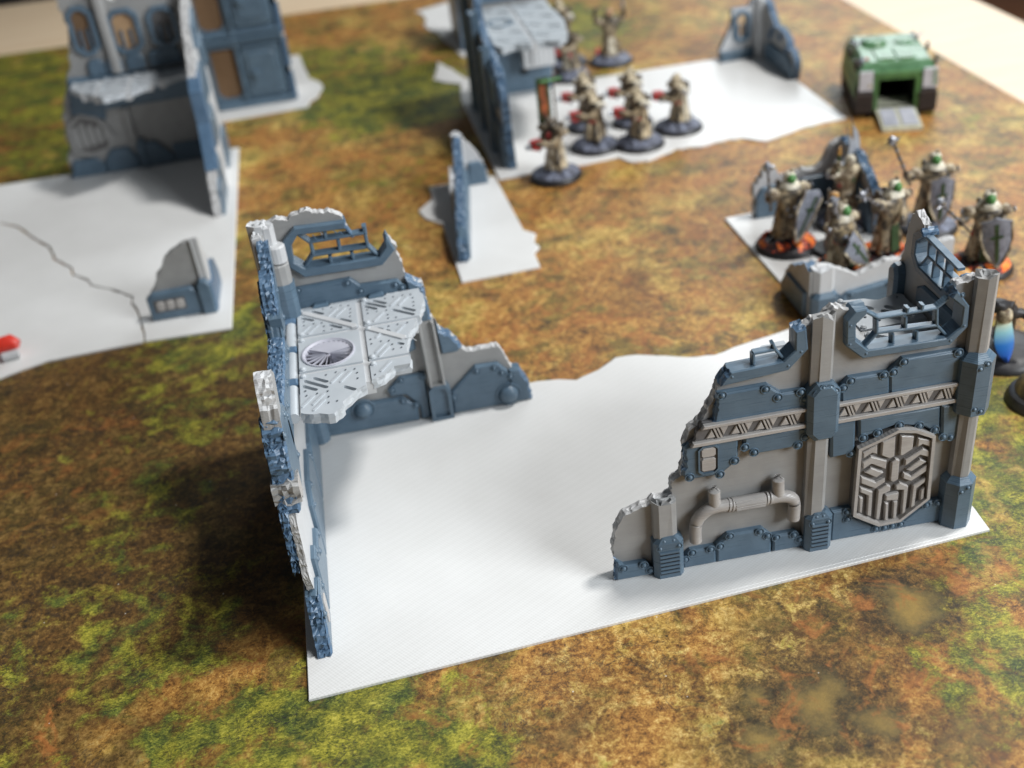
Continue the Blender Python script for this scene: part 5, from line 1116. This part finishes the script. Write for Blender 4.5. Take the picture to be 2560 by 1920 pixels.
    mesh('visor', [(hc[0] - .15, hc[1] - .3, hc[2] + .06), (hc[0] + .15, hc[1] - .3, hc[2] + .06), (hc[0] + .1, hc[1] - .34, hc[2] - .06), (hc[0] - .1, hc[1] - .34, hc[2] - .06), (hc[0] - .15, hc[1] - .1, hc[2] + .06), (hc[0] + .15, hc[1] - .1, hc[2] + .06), (hc[0] + .1, hc[1] - .1, hc[2] - .06), (hc[0] - .1, hc[1] - .1, hc[2] - .06)], [(0, 1, 2, 3), (4, 5, 6, 7), (0, 1, 5, 4), (1, 2, 6, 5), (2, 3, 7, 6), (3, 0, 4, 7)], BASEB, root)
    if style.get('hood'):
        o = ball('hood', (hc[0], hc[1] + .2, hc[2] + .06), .40, .34, .44, style['hood'])
        # point at the back of the hood
        lathe('cape_collar', [(.62, -.25), (.5, 0), (.38, .14), (.3, .2)], style['hood'], root, 16, (hc[0], hc[1] + .16, hc[2] - .3), .02, 1.15, .95)
    if style.get('crest'):
        ball('crest', (hc[0] + .1, hc[1] + .1, hc[2] + .5), .13, .13, .16, style['crest'])
    for sx_ in (-1, 1):
        c = J(sx_ * .9, .02, 2.78)
        po = ball('shoulder_pad', c, .42, .46, .34, style['pad'], cut=-.35)
        po.rotation_euler = (0, 0, 0)
        if style.get('disc'):
            d_ = lathe('pad_badge', [(.2, 0), (.18, .06), (0, .1)], STEEL, po, 12)
            d_.data.transform(Matrix.Translation((c[0] + sx_ * .44, c[1] - .08, c[2] + .05)) @ Matrix.Rotation(radians(90 * sx_), 4, 'Y'))
    bp = slab('backpack', Fr(0, 0, 0), octo(-.42, .42, zb + 2.2 * h, zb + 3.05 * h, .12), -.38, -.85, style['pack'], root, chamfer=.08)
    for sx_ in (-.33, .33): ball('exhaust', (sx_, .7, zb + 3.12 * h), .17, .2, .17, style['pack'], bp, 10)
    rg = random.Random(label)
    for i in range(9):
        a = rg.uniform(0, 2 * pi); q = rg.uniform(.42, .62); z_ = zb + rg.uniform(.5, 2.7) * h
        m_ = rg.choice([OLIVE, OLIVE, STEEL, REDP, style['pad'], GREEND, OLIVE, SHIELD])
        s0 = rg.uniform(.1, .2)
        ball(rg.choice(['pouch', 'tassel', 'trophy']), (q * cos(a) + ln * z_ * .4, q * sin(a) * .9 + .05, z_), s0, s0, s0 * rg.uniform(.8, 2.2), m_, K_=8)
    lathe('cloak', [(.95, .25), (.85, .7), (.7, 1.5), (.55, 2.4), (.42, 2.8)], style.get('cloak', OLIVE), root, 18, (ln * .4, .32, zb), 0, .95, .55, 0, fold)
    # hands: five-fingered fists round the grip
    for nm, q in (('right', mace), ('left', lh)):
        c = Vector(J(*q)); hb = ball('hand', tuple(c), .17, .2, .2, style.get('glove', OLIVE), K_=10)
        for f in range(4):
            tube('finger', [c + Vector((-.1, -.14, .13 - f * .085)), c + Vector((.05, -.22, .13 - f * .085)), c + Vector((.15, -.12, .13 - f * .085))], .045, style.get('glove', OLIVE), hb, 5)
        tube('thumb', [c + Vector((-.14, -.05, .14)), c + Vector((-.02, -.2, .2))], .05, style.get('glove', OLIVE), hb, 5)
    return root, J

def mace(root, a, d, L_, head=.33, mat=None):
    a = Vector(a); d = Vector(d).normalized(); e = a + d * L_; s_ = a - d * .9
    m = tube('mace_shaft', [s_, a, e], .085, OLIVE, root, 8)
    for t in (.2, .45, .7): tube('mace_collar', [a + d * (L_ * t), a + d * (L_ * t + .12)], .13, STEEL, m, 8)
    vs, fs = [], []
    hd = tube('mace_head', [e - d * .25, e - d * .1, e + d * .2, e + d * .38], .2, STEEL, m, 8, radii=[.12, head * .8, head * .8, .1])
    sx_ = d.cross(Vector((0, 1, .1))).normalized(); sy_ = d.cross(sx_)
    for k in range(6):
        r_ = sx_ * cos(k * pi / 3) + sy_ * sin(k * pi / 3)
        tube('mace_flange', [e + r_ * head * .6, e + r_ * (head + .2) + d * .08], .08, STEEL if k % 2 else BONE, m, 5, radii=[.12, .02])
def gun(root, a, dirn, mat=REDP, L_=1.5):
    a = Vector(a); d = Vector(dirn).normalized(); up = Vector((0, 0, 1)); sd = d.cross(up).normalized()
    def bx(nm, f0, f1, w_, h0, h1, m, par=root):
        vs = [tuple(a + d * f + sd * s_ * w_ + up * q) for f in (f0, f1) for s_ in (-1, 1) for q in (h0, h1)]
        return mesh(nm, vs, [(0, 1, 3, 2), (4, 5, 7, 6), (0, 1, 5, 4), (2, 3, 7, 6), (0, 2, 6, 4), (1, 3, 7, 5)], m, par)
    g = bx('gun_body', -.6, .45, .18, -.18, .26, OLIVE)
    bx('gun_casing', .1, .85, .3, -.3, .36, mat, g)
    bx('magazine', .05, .3, .09, -.55, -.1, OLIVE, g)
    tube('gun_barrel', [a + d * .95, a + d * L_], .13, OLIVE, g, 10)
    tube('gun_muzzle', [a + d * (L_ - .08), a + d * (L_ + .12)], .19, STEEL, g, 10)
    return g

ROB = dict(armour=OLIVE, robe=BONE, head=BONE, hood=BONE, pad=CREAM, pack=OLIVE, belt=REDP, glove=OLIVE, disc=True)
ROBD = dict(armour=OLIVE, robe=BONE, head=OLIVE, pad=BONE, pack=OLIVE, belt=OLIVE, glove=OLIVE, tabard=CREAM)
ROBM = simple('weathered_robe_paint', (.66, .55, .37), (.07, .05, .032), .55, sc=1.5, rng=(.43, .60))
PATCHY = simple('patchy_armour_paint', (.03, .025, .022), (.36, .28, .17), .45, sc=2.0, rng=(.42, .60))
for d_ in (ROB, ROBD): d_['robe'] = ROBM; d_['armour'] = PATCHY
KN = dict(cloak=BONE, armour=PATCHY, robe=BONE, head=GREENP, hood=CREAM, pad=BONE, pack=OLIVE, belt=OLIVE, glove=OLIVE, crest=BONE, disc=True, tabard=GREEND)

gp = 'robed figures with red guns behind the centre'
gunpose = dict(rh=(-.35, -.95, 2.2), lh=(.1, -1.5, 2.35), re=(-.85, -.2, 1.95), le=(.65, -.8, 2.1))
_cl = [CREAM, OLIVE, BONE, ROBM, OLIVE, CREAM, BONE, OLIVE]
def gunner(x, y, yaw, label, style=ROB, gd=(-.1, -1, .06), gl=1.2, **kw):
    style = dict(style, cloak=_cl.pop(0)); kw.setdefault('h', random.uniform(1.0, 1.12))
    r_, J = figure(x, y, radians(yaw - 68), label, style, pose=gunpose, group=gp, **kw)
    gun(r_, (-.2, -1.15, 2.95), gd, L_=gl); return r_, J
A1, J1 = gunner(14.1, 78.9, 12, 'dark robed figure with a tall narrow banner on its back, nearest the middle ruin wall', ROBD, r=2.0, h=1.12)
# back banner
bm_ = tube('banner_pole', [(-.25, .75, 2.6), (-.3, .75, 7.6)], .08, OLIVE, A1, 8)
slab('banner_cloth', Fr(0, 0, 60), [(-.8, 4.1), (.2, 4.1), (.2, 7.5), (-.8, 7.5)], -.6, -.72, GREEND, bm_)
BANR = simple('rust_red_picture', (.42, .11, .035), (.05, .025, .015), .6, sc=1.6)
slab('banner_picture', Fr(0, 0, 60), [(-.58, 4.5), (-.04, 4.5), (-.04, 7.0), (-.58, 7.0)], -.56, -.62, BANR, bm_)
tube('banner_bar', [(-.1, -.65, 7.5), (.6, .75, 7.5)], .1, GREENP, bm_, 6)
gunner(18.2, 83.2, 5, 'robed figure firing left with a rounded bone robe, second from the left in the squad', ROB)
gunner(18.6, 87.6, 0, 'robed figure standing directly behind the rounded bone robe, red gun pointing left', ROB, r=1.7)
gunner(21.6, 82.2, -6, 'front robed figure with a bone cloak across its shoulders, third base along', ROB)
gunner(22.3, 86.9, 0, 'robed figure half hidden behind the cloaked one, its red gun pointing left', ROB, r=1.7)
gunner(25.4, 84.2, -12, 'rightmost robed figure of the squad, red pouch at its hip', ROB)
gunner(20.6, 105.2, 0, 'tall robed figure beside the grey floor of the middle ruin at the top edge', ROB, h=1.5, r=2.2, z0=.004)
gunner(20.2, 100.5, 20, 'robed figure close behind the grey floor slab, mostly hidden by it', ROBD, r=1.8)
A6, _ = figure(24.8, 103.6, 0, 'figure with raised arms alone on a dark rocky base at the top edge', dict(ROBD, belt=GOLD, head=SKIN), pose=dict(rh=(-1.1, -.3, 3.9), lh=(1.1, -.3, 3.6), re=(-1.15, 0, 3.1), le=(1.2, 0, 3.0)), group=gp, base='rock', r=2.1, h=1.2, z0=.004)
tube('pistol', [(-1.35, -.4, 1.6), (-1.6, -.9, 1.3)], .18, REDP, A6, 8)
tube('sword_blade', [(1.3, -.3, 5.0), (1.35, -.25, 7.2)], .1, STEEL, A6, 6, radii=[.14, .03])

gk = 'shield bearers with maces at the right'
def knight(x, y, yaw, label, base, pose, mdir, ml, sh, lean=0., style=KN, z0=B0, h=1.2, r=1.9):
    r_, J = figure(x, y, radians(yaw), label, style, pose=pose, base=base, group=gk, lean=lean, z0=z0, h=h, r=r)
    mace(r_, J(*pose['rh']), mdir, ml)
    if sh: kite(r_, sh[0], sh[1], sh[2], sh[3], sh[4])
    return r_
knight(25.6, 61.6, 8, 'shield bearer with upright mace on a glowing lava base, leftmost of its group', 'lava', dict(rh=(-1.35, -.5, 2.9), lh=(.5, -.9, 1.9)), (-.05, .1, 1), 1.9, ((.55, -1.35, 2.35), .25, .55, 1.7, 3.1), style=dict(KN, tabard=None), r=2.0)
knight(34.9, 61.0, -6, 'shield bearer swinging its mace high, behind the others by the tank ramp', 'rock', dict(rh=(-1.75, -.7, 3.2), lh=(.15, -.9, 1.9)), (-.42, .1, 1), 2.3, ((.2, -1.3, 2.2), -.1, .0, 1.5, 2.9), z0=.004)
knight(30.5, 57.9, 22, 'hooded figure in green and bone seen from the side, on the second lava base', 'lava', dict(rh=(-1.5, -.6, 3.1), lh=(-.3, -1.1, 2.0)), (-.95, .1, .75), 1.7, None, lean=.12, r=1.9)
knight(27.4, 57.0, 30, 'crouching shield bearer with long slanted shield behind the low broken wall', 'lava', dict(rh=(-.9, -.3, 3.6), lh=(-.3, -1.0, 1.9)), (-.2, .1, 1), .9, ((-.35, -1.4, 1.9), .1, -.75, 1.4, 3.3), lean=-.3, style=dict(KN, belt=REDP), h=1.1)
knight(35.2, 55.0, -14, 'shield bearer with round green helmet at the right, shield upright in front', 'lava', dict(rh=(-1.5, -.8, 2.6), lh=(.3, -.9, 1.8)), (-.8, .0, .85), 1.8, ((.35, -1.4, 2.1), -.15, -.12, 1.7, 2.9), z0=.004, h=1.15)
# winged statue-like figure
SG, SJ = figure(30.2, 63.2, radians(10), 'bone coloured figure with two tall curved grey wings, in front of the corner ruin', dict(armour=BONE, robe=None, head=CREAM, pad=CREAM, pack=WINGG, belt=OLIVE, glove=BONE, disc=True), pose=dict(rh=(-1.0, -.5, 3.6), lh=(.9, -.5, 2.2)), group='painted tabletop figures', base='rock', h=1.15, r=1.9)
for dx, ht, s_ in ((.15, 3.3, 1), (.55, 3.9, 1)):
    pts = []
    for i in range(9):
        t = i / 8; pts.append((dx + .55 * sin(t * 2.6) - .1, 3.0 + ht * t))
    for i in range(8, -1, -1):
        t = i / 8; pts.append((dx + .55 * sin(t * 2.6) - .1 + .52 * sin(min(1, t + .12) * pi) ** .7 + .02, 3.0 + ht * t - .1))
    slab('wing', Fr(0, 0, 0), pts, -.75 - .15 * (dx > .3), -.88 - .15 * (dx > .3), WINGG, SG)
tube('torch', [(-1.05, -.5, 4.1), (-1.05, -.5, 5.3)], .1, GREEND, SG, 8)
tube('torch_flame', [(-1.05, -.5, 5.3), (-1.0, -.5, 5.8)], .14, GOLD, SG, 8, radii=[.16, .06])
# dark standing mechanism left of it
mech = thing('painted_figure', 'thin black standing figure between two shield bearers', 'figurine', (27.9, 60.0, B0), 'painted tabletop figures')
lathe('base', [(1.25, 0), (1.25, .12), (1.1, .3), (0, .32)], BASEB, mech, 24)
skin_body('body', [(0, 0, 1.2), (0, 0, 2.0), (0, 0, 2.9), (0, -.05, 3.5), (-.3, 0, .6), (-.35, -.1, .3), (.3, 0, .6), (.35, -.1, .3), (-.5, -.2, 2.3), (-.6, -.6, 1.9), (.5, -.2, 2.3), (.4, -.7, 2.2)], [(0, 1), (1, 2), (2, 3), (0, 4), (4, 5), (0, 6), (6, 7), (2, 8), (8, 9), (2, 10), (10, 11)], [.3, .32, .36, .24, .22, .2, .22, .2, .18, .14, .18, .14], OLIVE, mech)
lathe('helmet', [(.2, -.25), (.3, 0), (.24, .25), (0, .36)], GOLD, mech, 12, (0, -.1, 3.75))
tube('staff', [(-.62, -.62, .4), (-.62, -.6, 4.6)], .08, OLIVE, mech, 6)
# little brass object by the right end
br = thing('painted_figure', 'small brass coloured figure top showing behind the carved ruin window', 'figurine', (31.4, 50.6, .004), 'painted tabletop figures')
lathe('base', [(1.3, 0), (1.3, .12), (1.15, .3), (0, .32)], BASEB, br, 24)
skin_body('body', [(0, 0, 1.0), (0, 0, 1.8), (0, 0, 2.4), (-.4, 0, .5), (.4, 0, .5), (-.7, -.2, 2.6), (-.5, -.3, 3.3), (.6, -.2, 2.3), (.9, -.3, 2.9), (0, -.1, 2.95)], [(0, 1), (1, 2), (0, 3), (0, 4), (2, 5), (5, 6), (2, 7), (7, 8), (2, 9)], [.4, .42, .42, .3, .3, .24, .2, .24, .2, .24], GOLD, br)

# creature with a blue blade at the right edge
def make_blade():
    t = NT('blue_fade_paint'); co = t.n('ShaderNodeTexCoord').outputs['Object']
    z = t.n('ShaderNodeSeparateXYZ', _0=co).outputs[2]
    c = t.ramp(t.mr(z, .6, 3.6), [(0., (.02, .10, .55)), (.35, (.03, .2, .62)), (.62, (.3, .6, .68)), (.85, (.75, .78, .55)), (1., (.5, .42, .25))])
    return t.out(c, .35)
cr = thing('winged_creature', 'dark creature with a feather shaped blade fading from cream to blue, right edge', 'figurine', (30.3, 44.9, .004), 'painted tabletop figures')
lathe('base', [(2.3, 0), (2.3, .15), (2.1, .4), (1.4, .62), (0, .7)], BASEB, cr, 30, (1.1, 1.2, 0), .02)
skin_body('body', [(1.2, 1.2, 1.4), (.9, .8, 2.3), (.5, .4, 3.2), (.1, .0, 3.9), (-.6, -.1, 4.0), (1.6, 1.5, .8), (.9, 1.6, .7), (-1.3, .6, 3.4), (-1.9, .9, 2.4), (1.4, .1, 3.0), (1.8, -.5, 2.4)], [(0, 1), (1, 2), (2, 3), (3, 4), (0, 5), (0, 6), (3, 7), (7, 8), (2, 9), (9, 10)], [.5, .55, .45, .36, .26, .3, .3, .26, .3, .26, .2], BASEB, cr)
lathe('blade_collar', [(.36, 0), (.42, .2), (.36, .5), (.3, .6)], BONE, cr, 14, (.0, -.3, 3.1))
vs, fs = [], []; NB = 10
for i in range(NB + 1):
    t = i / NB; w_ = .36 * (1 + .55 * sin(t * pi * .85)) * (1 - t ** 4) + .02; z = 3.15 - 2.75 * t; x0 = .0 + .55 * t ** 1.5
    vs += [(x0 - w_, -.35, z), (x0, -.48, z), (x0 + w_, -.35, z), (x0, -.2, z)]
for i in range(NB):
    for k in range(4): fs.append((i * 4 + k, i * 4 + (k + 1) % 4, (i + 1) * 4 + (k + 1) % 4, (i + 1) * 4 + k))
fs += [(0, 1, 2, 3), tuple(range(NB * 4, NB * 4 + 4))]
mesh('blade', vs, fs, make_blade(), cr, smooth=True)
lathe('shoulder_pad', [(.7, -.4), (.75, 0), (.55, .45), (0, .65)], SHIELD, cr, 16, (-1.5, .5, 2.9))
# round base cut off by the right edge
rb = thing('painted_figure', 'black round base with mossy top cut off by the right picture edge', 'figurine', (31.0, 41.5, .004), 'painted tabletop figures')
MOSS = simple('mossy_rock_paint', (.30, .22, .08), (.02, .02, .022), .6, sc=1.3)
lathe('base', [(1.75, 0), (1.75, .18), (1.6, .5), (1.45, .56), (0, .6)], BASEB, rb, 32)
lathe('rock_surface', [(1.5, .5), (1.35, .95), (.9, 1.5), (.5, 1.75), (0, 1.8)], MOSS, rb, 18, (.1, 0, 0), .09)
skin_body('body', [(.5, .2, 1.9), (.6, .2, 2.6), (.6, .1, 3.3), (.6, 0, 3.8), (.2, .1, 1.4), (.9, .3, 1.4), (1.2, -.2, 2.8), (.2, -.4, 2.6)], [(0, 1), (1, 2), (2, 3), (0, 4), (0, 5), (2, 6), (2, 7)], [.4, .42, .45, .3, .3, .3, .25, .25], OLIVE, rb)

# ---------------------------------------------------------------- green tracked transport with its ramp down
TX, TY = 41.75, 79.7
tank = thing('armoured_transport', 'green tracked armoured transport with its rear ramp lowered', 'tank', (TX, TY, .004), None, radians(-16))
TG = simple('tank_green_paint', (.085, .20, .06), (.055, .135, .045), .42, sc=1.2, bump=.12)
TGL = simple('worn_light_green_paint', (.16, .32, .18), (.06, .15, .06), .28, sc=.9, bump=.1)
TRK = simple('track_brown_paint', (.05, .032, .025), (.025, .018, .015), .6, sc=3)
RAMPI = simple('ramp_plate_paint', (.34, .35, .40), (.50, .51, .56), .35, sc=.8)
IVO = simple('ivory_edge_paint', (.62, .61, .48), (.45, .45, .33), .5)
GREYP = simple('pale_panel_paint', (.62, .62, .66), (.50, .50, .54), .45)
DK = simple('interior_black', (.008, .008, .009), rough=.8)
ft = Fr(0, 0, 0)    # front of this frame is the rear of the vehicle, towards the camera
Ln = 7.6
def blk(nm, x0, x1, y0, y1, z0, z1, mat, par=tank, ch=.08, tx=0., ty=0.):
    """box with chamfer; tx/ty taper the top"""
    vs = []
    for (z, k, c) in ((z0, 0, 0), (z1 - ch, 1, 0), (z1, 1, ch)):
        a, b, c0, d = x0 + tx * k + c, x1 - tx * k - c, y0 + ty * k + c, y1 - ty * k - c
        vs += [(a, c0, z), (b, c0, z), (b, d, z), (a, d, z)]
    fs = [(0, 1, 2, 3), (8, 9, 10, 11)] + [(r * 4 + j, r * 4 + (j + 1) % 4, (r + 1) * 4 + (j + 1) % 4, (r + 1) * 4 + j) for r in (0, 1) for j in range(4)]
    return mesh(nm, vs, fs, mat, par)
# hull shell with the door opening: side walls, roof, far end
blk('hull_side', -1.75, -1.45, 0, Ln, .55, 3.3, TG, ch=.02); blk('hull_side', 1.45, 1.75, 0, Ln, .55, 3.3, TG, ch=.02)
blk('hull_front', -1.45, 1.45, Ln - .4, Ln, .55, 3.3, TG, ch=.02)
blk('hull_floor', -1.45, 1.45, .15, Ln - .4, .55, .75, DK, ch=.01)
for i in range(6): blk('floor_slat', -1.3, 1.3, .3 + i * .35, .5 + i * .35, .75, .8, IVO, ch=.01)
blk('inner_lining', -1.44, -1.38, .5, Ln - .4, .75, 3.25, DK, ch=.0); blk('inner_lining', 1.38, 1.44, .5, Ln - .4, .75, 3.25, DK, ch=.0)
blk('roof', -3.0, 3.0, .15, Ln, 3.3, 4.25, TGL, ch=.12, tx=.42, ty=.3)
blk('door_lintel', -1.75, 1.75, -.12, .35, 3.0, 3.55, TG, ch=.06)
for s in (-1, 1): blk('door_post', s * 1.6 - .2, s * 1.6 + .2, -.15, .3, .45, 3.1, TG, ch=.04)
# track units
for s in (-1, 1):
    xa, xb = (1.75, 3.05) if s > 0 else (-3.05, -1.75)
    prof_ = [(.25, .0), (Ln - .9, .0), (Ln + .15, .9), (Ln + .3, 1.7), (Ln - .1, 2.4), (.3, 2.4), (-.25, 1.8), (-.25, .7)]
    N_ = len(prof_)
    def ringx(x, k): return [(x, Ln / 2 + (a - Ln / 2) * k, 1.2 + (b - 1.2) * k) for a, b in prof_]
    vs = ringx(xa, 1) + ringx(xb, 1)
    tr = mesh('track', vs, [tuple(range(N_)), tuple(range(N_, 2 * N_))] + [(i, (i + 1) % N_, N_ + (i + 1) % N_, N_ + i) for i in range(N_)], TRK, tank)
    for i in range(8): blk('track_link', xa - .02, xb + .02, -.36, -.2, .5 + i * .19, .62 + i * .19, TRK, tr, ch=.02)
    for i in range(20): blk('track_link', xa - .02, xb + .02, .1 + i * .37, .33 + i * .37, 2.38, 2.48, TRK, tr, ch=.02)
    for i in range(5):
        yw = .9 + i * 1.4; c = 12
        w_ = lathe('road_wheel', [(.45, 0), (.45, .1), (.3, .14), (0, .16)], TRK, tr, 14)
        w_.data.transform(Matrix.Translation((xb if s > 0 else xa, yw, .65)) @ Matrix.Rotation(radians(90 * s), 4, 'Y'))
    sp = blk('sponson', xa - .02, xb + .03, -.05, Ln - .2, 2.45, 3.5, TG, ch=.15, tx=.08)
    blk('side_skirt', (xb - .12) if s > 0 else xa - .08, (xb + .08) if s > 0 else xa + .12, .3, Ln - .8, 1.5, 2.6, TG, ch=.05)
    pn = blk('rear_panel', xa + .18, xb - .1, -.2, .0, 2.2, 3.75, GREYP, ch=.06)
    for q in range(3 if s > 0 else 1): blk('panel_light', xb - .42, xb - .2, -.26, -.18, 2.5 + q * .42, 2.72 + q * .42, GREENP if s > 0 else BONE, pn, ch=.02)
    for q in range(2): tube('exhaust', [((xb - .25) if s > 0 else xa + .25, 1.3 + q * 3.2, 3.2), ((xb + .0) if s > 0 else xa, 1.3 + q * 3.2, 3.9), ((xb) if s > 0 else xa, 1.3 + q * 3.2, 4.25)], .16, TRK, tank, 8)
# roof details
for x0, x1, y0, y1 in ((-1.5, -.06, .9, 3.3), (.06, 1.5, .9, 3.3)): blk('roof_hatch', x0, x1, y0, y1, 4.25, 4.36, TGL, ch=.05)
for x0 in (-1.2, .3): blk('hatch_hinge', x0, x0 + .9, .62, .82, 4.25, 4.42, TG, ch=.04)
ht = lathe('cupola', [(.95, 0), (.95, .25), (.8, .38), (.3, .42), (0, .44)], TGL, tank, 20, (-1.1, 5.0, 4.2)); lathe('cupola_rim', [(1.02, 0), (1.05, .1), (.98, .16)], TG, ht, 20, (-1.1, 5.0, 4.2))
lathe('hatch', [(.7, 0), (.7, .14), (.5, .2), (0, .22)], TGL, tank, 16, (1.2, 5.1, 4.22))
for (x, y, z) in ((-2.5, 4.6, 4.0), (2.3, 5.4, 4.0)):
    o = tube('gun_mount', [(x, y, z), (x, y, z + .5)], .14, STEEL, tank, 8)
    for k in range(4):
        a = k * 1.5 + .4; tube('gun_barrel', [(x, y, z + .45), (x + .6 * cos(a), y + .6 * sin(a), z + .75)], .07, STEEL, o, 6)
o = blk('stowage', -2.75, -1.9, .5, 2.0, 3.7, 4.1, SHIELD, ch=.1)
for i in range(4): lathe('stowed_item', [(.2, 0), (.22, .15), (.1, .3), (0, .32)], [STEEL, OLIVE, SHIELD, REDP][i], o, 8, (-2.55 + .35 * (i % 2), .8 + .55 * (i // 2), 4.05), .02)
# ramp
rp_ = slab('ramp', Fr(0, 0, 90), [(.1, .35), (.1, .7), (-3.4, .32), (-3.4, .02)], 1.5, -1.5, IVO, tank)
for s in (-1, 1):
    x0, x1 = (.14, 1.3) if s > 0 else (-1.3, -.14)
    vs = []
    for (y, zt) in ((-.35, .66), (-3.1, .40)):
        for x in (x0, x1): vs += [(x, y, zt + .0), (x, y, zt + .05)]
    mesh('ramp_plate', vs, [(0, 1, 3, 2), (4, 5, 7, 6), (0, 1, 5, 4), (2, 3, 7, 6), (1, 3, 7, 5), (0, 2, 6, 4)], RAMPI, rp_)
